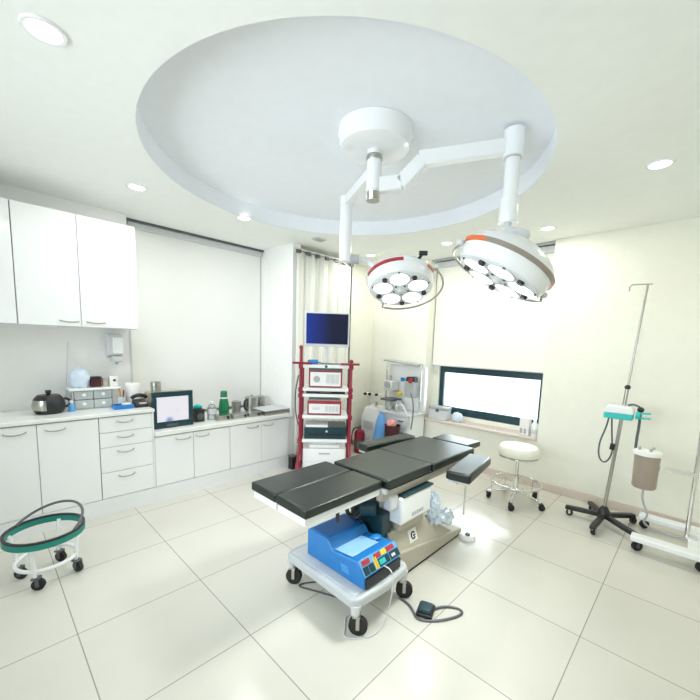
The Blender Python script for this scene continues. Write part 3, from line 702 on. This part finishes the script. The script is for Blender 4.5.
M().prism([(-.575, .985), (-.57, 1.035), (-.555, 1.048), (-.40, 1.048), (-.385, 1.03), (-.38, .985)], 'y', 3.60, 3.715).build('top_shell', 'enamel', t, bevel=.01)
M().box(-.58, -.385, 3.595, 3.712, .94, .986).build('lower_shell', 'teal', t, bevel=.008)
M().box(-.43, -.395, 3.69, 3.77, .96, 1.0).build('pole_clamp', 'dgrey', t)
M().cyl((-.37, 3.64, .985), (-.34, 3.64, .985), .03).build('clamp_screw', 'teal', t)
for z in (1.005, .965): M().bar((-.34, 3.64, z), (-.275, 3.64, z + .005), .014, .014).build('clamp_prong', 'teal', t)
M().tube([(-.545, 3.64, .94), (-.555, 3.63, .85), (-.59, 3.62, .72), (-.585, 3.62, .59), (-.54, 3.62, .545), (-.50, 3.62, .60), (-.49, 3.62, .70)], .0065, 8, smooth=3).build('patient_cable', 'dgrey', t)
M().tube([(-.525, 3.64, .94), (-.515, 3.63, .85), (-.50, 3.63, .72)], .0065, 8, smooth=1).build('return_cable', 'dgrey', t)
M().cyl((-.498, 3.625, .675), (-.494, 3.625, .725), .018).build('plug', 'black', t)
M().tube([(-.435, 3.715, 1.05), (-.40, 3.70, 1.065), (-.36, 3.68, 1.055), (-.345, 3.67, 1.04)], .008, 8, smooth=2).build('strap', 'dgrey', t)
M().tube([(-.345, 3.67, 1.04), (-.342, 3.665, .9), (-.347, 3.66, .78), (-.345, 3.66, .69)], .010, 8, smooth=1).build('strap_tail', 'dgrey', t)
M().ball((-.345, 3.67, 1.03), .024).build('strap_buckle', 'black', t)
t.location += Vector((.035, .02, .02))

# ------------------------------------------------------------------ suction unit
t = thing('suction_unit', 'mobile suction unit with a brown canister beside the drip stand', 'suction unit', (-.05, 3.65, 0))
b = M(); b.box(-.25, .17, 3.36, 3.46, .085, .125); L_ = b.build('front_bar', 'enamel', t, bevel=.008)
M().box(-.25, .17, 3.86, 3.96, .085, .125).build('rear_bar', 'enamel', t, bevel=.008)
M().box(.07, .17, 3.46, 3.86, .085, .125).build('side_bar', 'enamel', t, bevel=.008)
M().cyl((.06, 3.66, .125), (.06, 3.66, .95), .014).box(.055, .12, 3.63, 3.69, .122, .14).build('post', 'chrome', t)
M().box(-.15, .08, 3.645, 3.675, .60, .63).build('bracket', 'chrome', t)
M().lathe([(0, .45), (.07, .45), (.078, .46), (.082, .70), (.08, .715), (0, .715)], (-.225, 3.60, 0), 36).build('canister', 'brownliquid', t)
M().lathe([(0, .716), (.092, .716), (.095, .72), (.09, .745), (.06, .755), (0, .757)], (-.225, 3.60, 0), 36).build('lid', 'paper', t)
for dx, dy in ((-.05, -.03), (.02, -.05), (.03, .03)): M().cyl((-.225 + dx, 3.60 + dy, .75), (-.225 + dx, 3.60 + dy, .775), .01, n=12).build('port', 'grey', t)
M().tube([(-.225, 3.60, .45), (-.225, 3.60, .34), (-.17, 3.59, .24), (-.21, 3.62, .16), (-.14, 3.66, .11), (.0, 3.66, .10), (.08, 3.66, .126)], .007, 8, smooth=3).build('drain_tube', 'grey', t)
for x, y in ((-.22, 3.41), (.14, 3.41), (-.22, 3.91), (.14, 3.91)): castor(x, y, .088, t, .036, .026, 'dgrey', .6)

# ------------------------------------------------------------------ operating table
t = thing('operating_table', 'black-padded operating table on a beige pedestal in the room centre', 'operating table', (-1.5, 1.9, 0))
ZP = .70
M().box(-1.79, -1.545, 1.045, 1.622, ZP - .052, ZP).build('leg_pad', 'leather', t, bevel=.012, seg=3)
M().box(-1.54, -1.29, 1.045, 1.628, ZP - .052, ZP).build('leg_pad', 'leather', t, bevel=.012, seg=3)
M().box(-1.735, -1.255, 1.640, 2.118, ZP - .055, ZP + .006).build('seat_pad', 'leather', t, bevel=.012, seg=3)
M().box(-1.745, -1.243, 2.128, 2.74, ZP - .055, ZP + .004).build('back_pad', 'leather', t, bevel=.012, seg=3)
M().box(-1.66, -1.31, 2.77, 3.00, ZP - .05, ZP).build('head_pad', 'leather', t, bevel=.012, seg=3)
for x0, x1 in ((-1.775, -1.55), (-1.535, -1.305)): M().box(x0, x1, 1.055, 1.625, ZP - .094, ZP - .053).build('leg_plate', 'enamel', t, bevel=.004)
M().box(-1.715, -1.275, 1.640, 2.12, ZP - .09, ZP - .056).build('seat_plate', 'enamel', t, bevel=.004)
M().box(-1.725, -1.265, 2.13, 2.74, ZP - .09, ZP - .056).build('back_plate', 'enamel', t, bevel=.004)
M().box(-1.60, -1.37, 2.72, 2.98, ZP - .075, ZP - .052).build('head_plate', 'enamel', t, bevel=.004)
for x in (-1.262, -1.738): M().bar((x, 1.66, .628), (x, 2.72, .628), .012, .028).build('side_rail', 'steel', t)
for y in (1.72, 2.08, 2.2, 2.65): M().box(-1.274, -1.262, y - .02, y + .02, .615, .64).build('rail_block', 'chrome', t)
M().bar((-1.31, 1.62, .59), (-1.31, 2.45, .59), .04, .045).build('support_beam', 'beige', t, bevel=.004)
M().bar((-1.69, 1.62, .59), (-1.69, 2.45, .59), .04, .045).build('support_beam', 'beige', t, bevel=.004)
M().box(-1.66, -1.36, 1.80, 2.16, .54, .612).build('top_carriage', 'dgrey', t, bevel=.006)
M().box(-1.44, -1.25, 1.78, 2.125, .372, .552).build('motor_housing', 'enamel', t, bevel=.014, seg=3)
mh = M().box(-1.455, -1.245, 1.80, 2.14, .553, .566).build('housing_cover', 'tealdark', t, bevel=.004)
for k in range(5): M().prism([(1.895 + k * .028, .405), (1.912 + k * .028, .405), (1.918 + k * .028, .428), (1.901 + k * .028, .428)], 'x', -1.2505, -1.2475).build('maker_lettering', 'grey', t)
M().box(-1.655, -1.46, 1.82, 2.14, .28, .545).build('lift_column', 'dgrey', t, bevel=.01)
M().box(-1.46, -1.30, 1.84, 2.12, .29, .37).build('column_skirt', 'beige', t, bevel=.008)
M().prism([(1.72, .02), (2.62, .02), (2.62, .058), (1.80, .185), (1.72, .185)], 'x', -1.74, -1.25).build('pedestal_base', 'beige', t, bevel=.006)
hp = M(); hp.box(0, 1, 0, 1, 0, 1)
for v, c in zip(hp.bm.verts, ((-1.725, 1.74, .178), (-1.66, 1.76, .30), (-1.725, 2.50, .072), (-1.66, 2.14, .30), (-1.265, 1.74, .178), (-1.33, 1.76, .30), (-1.265, 2.50, .072), (-1.33, 2.14, .30))): v.co = c
hp.build('pedestal_hood', 'beige', t, bevel=.006)
M().box(-1.73, -1.26, 1.73, 2.61, .0, .02).build('base_foot', 'rubber', t)
ts = M(); ts.box(-.047, .047, -.040, .040, -.003, .002)
nx = Vector((.939, .048, .341)).normalized(); ty = Vector((0, 1, 0)); ty = (ty - nx * ty.dot(nx)).normalized(); up = nx.cross(ty)
mxs = Matrix.Translation((-1.2925, 1.985, .222)) @ Matrix((ty, up, nx)).transposed().to_4x4()
ts.bm.transform(mxs); st = ts.build('sticker', 'paper', t)
q = M(); q.tube([(.022 * math.cos(a), .022 * math.sin(a), .004) for a in [math.radians(40 + 280 * i / 20) for i in range(21)]], .005, 6); q.bm.transform(mxs); q.build('sticker_emblem', 'tealdark', st)
q = M(); q.box(.0, .024, -.006, .002, .002, .006); q.bm.transform(mxs); q.build('sticker_emblem_bar', 'tealdark', st)
M().box(-1.335, -1.275, 1.70, 1.775, .485, .585).build('clamp_block', 'lgrey', t, bevel=.012)
k = M(); k.cyl((-1.44, 1.60, .49), (-1.36, 1.66, .495), .048); k.build('tilt_motor', 'tealdark', t, bevel=.006)
random.seed(3)
M().tube([(-1.42, 1.66, .52), (-1.46, 1.60, .56), (-1.50, 1.54, .52), (-1.47, 1.52, .46), (-1.42, 1.55, .44), (-1.40, 1.60, .50), (-1.44, 1.57, .53), (-1.46, 1.55, .47), (-1.44, 1.62, .40), (-1.46, 1.68, .30)], .013, 8, smooth=2).build('cable_bundle', 'black', t)
M().tube([(-1.49, 1.62, .46), (-1.46, 1.56, .50), (-1.42, 1.53, .49), (-1.44, 1.57, .42), (-1.49, 1.58, .44), (-1.50, 1.66, .34)], .012, 8, smooth=2).build('cable_bundle', 'rubber', t)
M().box(-1.62, -1.34, 1.70, 1.80, .20, .44).build('pump_cover', 'tealdark', t, bevel=.01)
M().bar((-1.33, 1.30, .60), (-1.33, 1.30, .54), .012, .016, (1, 0, 0)).build('leg_lock_lever', 'black', t)

def arm_board(lab, c, ang, Lh, w, z, post, th=.05):
    t = thing('arm_board', lab, 'arm board', (c[0], c[1], z), ang, 'padded arm boards')
    L(M().box(-w / 2, w / 2, -Lh, Lh, -th, 0), 'pad', 'leather', t, .014)
    L(M().box(-w / 2 + .015, w / 2 - .015, -Lh + .01, Lh - .01, -th - .014, -th - .001), 'pad_plate', 'chrome', t)
    return t
a1 = math.atan2(.075, .46)
t = arm_board('black padded arm board swung out on the stool side of the operating table', (-1.092, 2.350), .155, .250, .165, ZP, True, .062)
rz = Matrix.Rotation(-t.rotation_euler.z, 4, 'Z')
L(M().bar((-.15, -.02, -.075), (.0, -.02, -.075), .03, .012), 'rail_clamp', 'chrome', t)
L(M().cyl((-.01, -.03, -.37), (-.01, -.03, -.064), .007, n=12), 'post', 'chrome', t)
L(M().cyl((-.06, -.05, -.15), (-.06, -.05, -.064), .011, n=12), 'release_handle', 'black', t)
L(M().tube([(.0, .245, -.055), (.02, .29, -.055), (.06, .32, -.055)], .008, 8), 'end_lever', 'dgrey', t)
t = arm_board('black padded arm board along the far side of the operating table', (-1.835, 2.36), -.10, .29, .125, ZP + .02, False, .06)
L(M().bar((.0, 0, -.085), (.10, 0, -.115), .03, .014), 'rail_clamp', 'chrome', t)
# clear wrapped packet resting on the pedestal
random.seed(21)
wp = M(); wp.ball((-1.32, 2.39, .18), (.068, .17, .08), 4, .22)
for v in wp.bm.verts: v.co.z = max(v.co.z, .318 - .62 * max(0, v.co.y - 2.14) + .006) if v.co.z < .2 else v.co.z
tag(wp.build('wrapped_tubing', 'plasticbag', sharp=25), 'crumpled bluish plastic film bundle lying on the pedestal base', 'plastic film')
wp = M(); wp.ball((-1.30, 2.25, .35), (.042, .058, .10), 4, .25)
tag(wp.build('wrapped_tubing', 'plasticbag', sharp=25), 'upright twist of bluish plastic film beside the motor housing', 'plastic film')
t = thing('foot_switch', 'small white foot switch at the far end of the pedestal', 'foot switch', (-1.20, 2.60, 0))
M().lathe([(0, 0), (.06, 0), (.062, .012), (.045, .028), (0, .032)], (-1.19, 2.61, 0), 28).build('housing', 'enamel', t)
M().lathe([(0, .03), (.02, .03), (.018, .04), (0, .042)], (-1.19, 2.61, 0), 20).build('button', 'dgrey', t)

# ------------------------------------------------------------------ low trolley with the blue electrosurgical unit
t = thing('low_trolley', 'low white four-wheeled trolley under the table foot end', 'trolley', (-1.43, 1.47, 0))
fr = M()
fr.prism([(-1.72, 1.255), (-1.16, 1.245), (-1.125, 1.28), (-1.11, 1.48), (-1.125, 1.69), (-1.16, 1.72), (-1.72, 1.71), (-1.74, 1.68), (-1.74, 1.285)], 'z', .150, .207)
fr.build('platform', 'cartgrey', t, bevel=.014, seg=3)
M().box(-1.70, -1.16, 1.28, 1.68, .2072, .2115).build('top_mat', 'lgrey', t)
for x, y in ((-1.71, 1.285), (-1.155, 1.28), (-1.155, 1.685), (-1.71, 1.68)):
    lg = M().cyl((x, y, .105), (x, y, .168), .022, .032).build('leg', 'lgrey', t)
    castor(x, y, .115, t, .050, .036, 'steel', .62)
ZB = .212
t = thing('electrosurgical_unit', 'blue electrosurgical generator with sloped control panel on the low trolley', 'medical device', (-1.4, 1.49, ZB))
pf = [(-1.625, ZB), (-1.625, .372), (-1.605, .380), (-1.44, .376), (-1.395, .328), (-1.205, .350), (-1.155, .285), (-1.150, ZB)]
side = [(x, z) for x, z in pf]
M().prism(side, 'y', 1.335, 1.65).build('casing', 'blue', t, bevel=.008)
cr = M(); cr.prism([(-1.392, .331), (-1.255, .3468), (-1.255, .3535), (-1.392, .338)], 'y', 1.35, 1.57); cr.build('top_pad', 'bluepale', t, bevel=.003)
M().prism([(-1.600, .3795), (-1.455, .3765), (-1.455, .3795), (-1.600, .3825)], 'y', 1.36, 1.625).build('shaded_top', 'blueshade', t, bevel=.001)  # darker sheet paints in the table's shade on the casing top
M().ball((-1.30, 1.60, .352), (.03, .04, .012)).build('top_knob', 'blue', t)
# sloped panel frame
pn = Vector((.065, 0, .05)).normalized(); pu = Vector((-.05, 0, .065)).normalized()
mp = Matrix.Translation((-1.178, 1.4925, .320)) @ Matrix((Vector((0, 1, 0)), pu, pn)).transposed().to_4x4()
def panel(x0, x1, z0, z1, d0, d1, name, ml, parent=t, bevel=0):
    m = M(); m.box(x0, x1, z0, z1, d0, d1); m.bm.transform(mp); return m.build(name, ml, parent, bevel)
cp = panel(-.155, .155, -.045, .038, .0, .006, 'control_panel', 'bluelight')
for x0, x1, ml in ((-.145, -.085, 'redband'), (-.045, .005, 'redband'), (.012, .055, 'yellow'), (.06, .125, 'redband')): panel(x0, x1, .008, .034, .005, .009, 'display', ml, cp)
for x0, x1 in ((-.150, -.112), (-.106, -.068), (-.03, .06), (.068, .15)): panel(x0, x1, -.040, .002, .005, .009, 'socket_plate', 'tealdark', cp)
for x0 in (-.06, -.045): panel(x0, x0 + .009, -.04, .02, .005, .011, 'marking_strip', 'yellow', cp)
panel(-.024, .024, -.032, -.006, .008, .012, 'switch', 'teal', cp); panel(.08, .11, -.028, -.012, .008, .012, 'switch', 'lgrey', cp)
fb = M().box(-1.152, -1.142, 1.345, 1.64, ZB + .005, ZB + .062).build('front_skirt', 'black', t)
for k in range(4): M().prism([(-1.33 + k * .004 + .0, .285 - k * .011), (-1.27 + k * .004, .285 - k * .011), (-1.27 + k * .004, .290 - k * .011), (-1.33 + k * .004, .290 - k * .011)], 'y', 1.331, 1.337).build('vent_slot', 'bluelight', t)
tag(M().tube([(-1.148, 1.49, .29), (-1.09, 1.49, .29), (-1.075, 1.49, .22), (-1.085, 1.48, .10), (-1.09, 1.45, .012), (-1.07, 1.36, .004), (-1.09, 1.29, .004), (-1.17, 1.21, .004), (-1.21, 1.26, .004), (-1.28, 1.33, .004), (-1.24, 1.40, .004)], .0035, 8, smooth=3).build('white_lead', 'lgrey'), 'thin pale lead hanging from the blue unit to the floor', 'cable')
tag(M().tube([(-1.40, 1.40, .004), (-1.56, 1.33, .004), (-1.66, 1.28, .004), (-1.64, 1.36, .004), (-1.50, 1.50, .004)], .005, 8, smooth=3).build('floor_cable', 'dgrey'), 'dark cable coiled on the floor under the low trolley', 'cable')
tag(M().box(-1.728, -1.64, 1.42, 1.60, .2118, .235).build('folded_cloth', 'greenrub', bevel=.008), 'folded dark green cloth behind the blue unit on the low trolley', 'cloth')
t = thing('foot_pedal', 'black foot pedal with looped cable on the tiles beside the low trolley', 'foot pedal', (-.98, 1.68, 0), math.radians(20))
L(M().box(-.045, .045, -.055, .055, 0, .022), 'pedal_base', 'black', t, .005)
L(M().prism([(-.045, .024), (.045, .024), (.045, .034), (-.04, .046)], 'x', -.035, .035), 'treadle', 'tealdark', t, .004)
M().tube([(-1.15, 1.66, .006), (-1.08, 1.655, .006), (-1.03, 1.63, .006), (-.98, 1.59, .006), (-.91, 1.64, .006), (-.845, 1.74, .006), (-.82, 1.82, .006), (-.855, 1.84, .006), (-.92, 1.80, .006), (-.955, 1.73, .008)], .007, 8, smooth=3).build('cable', 'dgrey', t)

# ------------------------------------------------------------------ wheeled bucket stand at the near left
cx0, cy0 = -2.82, .225
t = thing('bucket_stand', 'wheeled white stand with a green bumper hoop before the base cabinet', 'bucket stand', (cx0, cy0, 0))
def circ(r, z, n=48, c=(cx0, cy0)): return [(c[0] + r * math.cos(2 * PI * i / n), c[1] + r * math.sin(2 * PI * i / n), z) for i in range(n)]
M().lathe([(.185, .265), (.200, .265), (.200, .300), (.185, .300), (.185, .265)], (cx0, cy0, 0), 56).build('bumper_hoop', 'greenrub', t)
M().lathe([(.186, .300), (.200, .300), (.200, .312), (.186, .312), (.186, .300)], (cx0, cy0, 0), 56).build('hoop_edge', 'black', t)
M().tube(circ(.150, .115), .012, 10, closed=True).build('lower_hoop', 'enamel', t)
for k in range(4):
    a = math.radians(62 + 90 * k); c, s_ = math.cos(a), math.sin(a)
    lg = M().tube([(cx0 + .185 * c, cy0 + .185 * s_, .28), (cx0 + .16 * c, cy0 + .16 * s_, .20), (cx0 + .150 * c, cy0 + .150 * s_, .075)], .011, 10, smooth=1).build('upright', 'enamel', t)
    castor(cx0 + .150 * c, cy0 + .150 * s_, .08, t, .034, .028, 'dgrey', .5 + .2 * k)
M().tube([(cx0 + .19 * math.cos(a), cy0 + .19 * math.sin(a), .31 + .09 * math.sin((a - math.radians(40)) / math.radians(180) * PI)) for a in [math.radians(40 + 180 * i / 20) for i in range(21)]], .008, 8).build('bail_handle', 'dgrey', t)

# ------------------------------------------------------------------ surgical lights
hx, hy = -1.545, 1.735
t = thing('lamp_mount', 'white ceiling mount with two arms carrying the surgical lamps', 'lamp mount', (hx, hy, 2.77))
M().lathe([(0, 2.768), (.225, 2.768), (.225, 2.72), (.205, 2.668), (.17, 2.655), (0, 2.655)], (hx, hy, 0), 56).build('canopy', 'lampwhite', t)
M().cyl((hx, hy, 2.655), (hx, hy, 2.42), .045, n=36).build('spindle', 'lampwhite', t)
M().lathe([(.047, 2.60), (.049, 2.605), (.049, 2.625), (.047, 2.63)], (hx, hy, 0), 36).build('spindle_collar', 'steel', t)
M().lathe([(0, 2.372), (.040, 2.372), (.043, 2.378), (.043, 2.425), (.046, 2.43), (0, 2.43)], (hx, hy, 0), 36).build('end_cap', 'steel', t)
p2 = Vector((-.913, 2.235, 0))
d2 = (p2 - Vector((hx, hy, 0))); L2 = d2.length; d2n = d2.normalized()
def along(s_, z): return Vector((hx, hy, 0)) + d2n * s_ + Vector((0, 0, z))
M().bar(along(.03, 2.46), along(.17, 2.475), .06, .085).bar(along(.155, 2.465), along(.285, 2.60), .06, .08).bar(along(.265, 2.605), along(L2, 2.672), .06, .085).build('long_arm', 'lampwhite', t, bevel=.008)
M().cyl((p2.x, p2.y, 2.605), (p2.x, p2.y, 2.755), .060, n=32).build('arm_joint', 'lampwhite', t)
M().cyl((p2.x, p2.y, 2.33), (p2.x, p2.y, 2.605), .042, n=32).build('drop_tube', 'lampwhite', t)
M().lathe([(.0, 2.24), (.050, 2.24), (.053, 2.245), (.053, 2.37), (.043, 2.40), (.0425, 2.40)], (p2.x, p2.y, 0), 32).build('drop_sleeve', 'lampwhite', t)
M().lathe([(.0425, 2.600), (.045, 2.601), (.045, 2.607), (.0425, 2.608)], (p2.x, p2.y, 0), 32).build('seal_ring', 'grey', t)
p1 = Vector((-2.03, 1.985, 0))
M().bar((hx - .03, hy + .015, 2.545), (p1.x, p1.y, 2.555), .055, .06).build('short_arm', 'lampwhite', t, bevel=.006)
M().cyl((p1.x, p1.y, 2.12), (p1.x, p1.y, 2.53), .046, n=32).build('drop_tube', 'lampwhite', t)
M().cyl((p1.x, p1.y, 2.53), (p1.x, p1.y, 2.585), .05, n=32).build('arm_joint', 'lampwhite', t)
M().cyl((p1.x + .02, p1.y + .03, 2.145), (p1.x + .07, p1.y + .08, 2.145), .035).build('swivel_joint', 'grey', t)

CAMR = Matrix(((0.7198931184088619, 0.693328900849537, 0.032387239992586594),
               (0.10507076613737708, -0.06273487847240083, -0.9924839893551725),
               (-0.6860860238853936, 0.7178853461868588, -0.118011006093944)))
def lamp_head(lab, c, nrm, hint, band, rail, tilt_knob):
    z = -Vector(nrm).normalized(); x = Vector(hint); x = (x - z * x.dot(z)).normalized(); y = z.cross(x)
    rot = Matrix((x, y, z)).transposed()
    t = thing('surgical_lamp', lab, 'surgical lamp', c, rot=rot.to_euler(), group='surgical lamp heads')
    h = L(M().lathe([(0, .125), (.05, .124), (.12, .113), (.20, .078), (.25, .035), (.268, .0), (.262, -.001), (0, -.001)], n=64), 'housing', 'lampwhite', t)
    for a0, a1, ml in band:
        L(M().lathe([(.262, -.022), (.2705, -.020), (.2725, .0), (.2695, .002), (.262, .001), (.262, -.022)], n=28, a0=math.radians(-a1), a1=math.radians(-a0)), 'rim_band', ml, t)
    L(M().lathe([(0, -.002), (.261, -.002), (.262, -.022), (.256, -.05), (.245, -.080), (.236, -.092), (.233, -.088), (0, -.085)], n=64), 'skirt', 'lampwhite', t)
    L(M().lathe([(0, -.088), (.232, -.088), (.232, -.094), (.228, -.097), (0, -.097)], n=64), 'lens_plate', 'lens', t)
    F = -.0971
    for k in range(5):
        a = -math.radians(28 + 72 * k); cx, cy = .142 * math.cos(a), .142 * math.sin(a)
        b = L(M().lathe([(0, F - .010), (.05, F - .009), (.070, F - .0005), (.073, F - .0002)], (cx, cy, 0), 32), 'bulb_lens', 'bulb', t)
        L(M().lathe([(.073, F), (.074, F - .006), (.078, F - .006), (.079, F)], (cx, cy, 0), 32), 'bulb_rim', 'lgrey', b)
        a = -math.radians(64 + 72 * k)
        L(M().lathe([(0, F - .018), (.016, F - .018), (.019, F - .012), (.019, F), (0, F)], (.188 * math.cos(a), .188 * math.sin(a), 0), 20), 'fixing_knob', 'black', t)
        for rr, aa in ((.058, 64 + 72 * k), (.222, 28 + 72 * k)):
            a = -math.radians(aa)
            L(M().lathe([(0, F - .007), (.008, F - .007), (.008, F), (0, F)], (rr * math.cos(a), rr * math.sin(a), 0), 12), 'screw', 'dgrey', t)
    L(M().lathe([(0, F - .026), (.020, F - .026), (.028, F - .010), (.042, F), (0, F)], n=28), 'centre_grip', 'lgrey', t)
    a0, a1, rr = rail
    arc = [(rr * math.cos(math.radians(a0 + (a1 - a0) * i / 36)), -rr * math.sin(math.radians(a0 + (a1 - a0) * i / 36)), -.075) for i in range(37)]
    i0, i1 = arc[0], arc[-1]
    pts = [(i0[0] * .262 / rr, i0[1] * .262 / rr, -.012)] + arc + [(i1[0] * .262 / rr, i1[1] * .262 / rr, -.012)]
    L(M().tube(pts, .0075, 8), 'grip_rail', 'steel', t)
    for p in (i0, i1): L(M().ball((p[0] * .985, p[1] * .985, -.035), .019), 'rail_joint', 'lgrey', t)
    for i, (a, rr, r_) in enumerate(tilt_knob):
        a = -math.radians(a)
        L(M().cyl((.25 * math.cos(a), .25 * math.sin(a), .01), (rr * math.cos(a), rr * math.sin(a), .02), .010, n=12).cyl((rr * math.cos(a) - .03, rr * math.sin(a), .02), (rr * math.cos(a) + .03, rr * math.sin(a), .02), r_, n=16), 'tilt_knob', 'black', t)
    return t, rot
CAMUP = -CAMR[1]; CAMRT = CAMR[0]
c1 = Vector((-1.785, 2.365, 2.025)); n1 = Vector((.301, -.297, -.906))
lamp1, rot1 = lamp_head('surgical lamp head lit face-on with a red rim band, nearer the red trolley', c1, n1, CAMRT,
    ((92, 165, 'redband'), (50, 92, 'lampwhite'), (28, 50, 'orange'), (165, 388, 'lampwhite')), (-112, 42, .325), ((66, .315, .017),))
c2 = Vector((-.832, 2.069, 1.975)); n2 = Vector((-.379, -.284, -.881))
lamp2, rot2 = lamp_head('surgical lamp head tilted edge-on below the long arm, nearer the drip stand', c2, n2, CAMRT * .85 - CAMUP * .53,
    ((135, 172, 'orange'), (30, 135, 'brown'), (6, 30, 'orange'), (172, 366, 'lampwhite')), (175, 352, .288), ())
# yokes that carry the heads
def wpt(c, rot, p): return c + rot @ Vector(p)
e1 = wpt(c1, rot1, (-.215, -.06, .068))
M().tube([(p1.x + .055, p1.y + .065, 2.145), (p1.x + .06, p1.y + .16, 2.15), (e1.x - .03, e1.y - .02, e1.z + .04), tuple(e1)], .020, 12, smooth=2).build('head_bracket', 'lampwhite', lamp1)
e2 = wpt(c2, rot2, (0, -.05, .118))
M().tube([(p2.x, p2.y, 2.245), (p2.x, p2.y, 2.20), tuple(e2 - n2 * .05), tuple(e2)], .022, 12, smooth=2).build('head_bracket', 'lgrey', lamp2)

# ------------------------------------------------------------------ light
area('lamp_beam', c1 + n1 * .13,   .36, 2.5, (.97, 1, .95), n1, spread=math.radians(110))
area('lamp_beam', c2 + n2 * .13, .36, 16, (.97, 1, .95), n2, spread=math.radians(100))
area('window_or_fill_light', (-1.91, 4.75, .95), 1.3, 45, (.88, .95, 1.0), (0, -1, -.12), 'RECTANGLE', .6)
area('window_or_fill_light', (-1.4, -1.45, 1.6), 3.0, 170, (.97, .975, 1.0), (0, 1, 0), 'RECTANGLE', 1.3)  # added fill from behind the camera, through the added window
w = bpy.data.worlds.new('sky'); S.world = w; w.use_nodes = True
bgn = w.node_tree.nodes['Background']; bgn.inputs['Color'].default_value = (.93, .97, 1, 1); bgn.inputs['Strength'].default_value = 3.5

# ------------------------------------------------------------------ camera
cam = bpy.data.cameras.new('camera'); co = bpy.data.objects.new('camera', cam); COL.objects.link(co)
cam.sensor_width = 36; cam.lens = 18.559; cam.shift_x = -.00495; cam.shift_y = .0533; cam.clip_start = .02
rm = Matrix((CAMR[0], -CAMR[1], -CAMR[2])).transposed()
co.matrix_world = Matrix.Translation((0, 0, 1.5)) @ rm.to_4x4()
S.camera = co
S.view_settings.view_transform = 'Standard'; S.view_settings.look = 'None'; S.view_settings.gamma = 1; S.view_settings.use_curve_mapping = False
S.view_settings.exposure = -1.0
S.cycles.max_bounces = 10; S.cycles.diffuse_bounces = 6; S.cycles.use_denoising = True
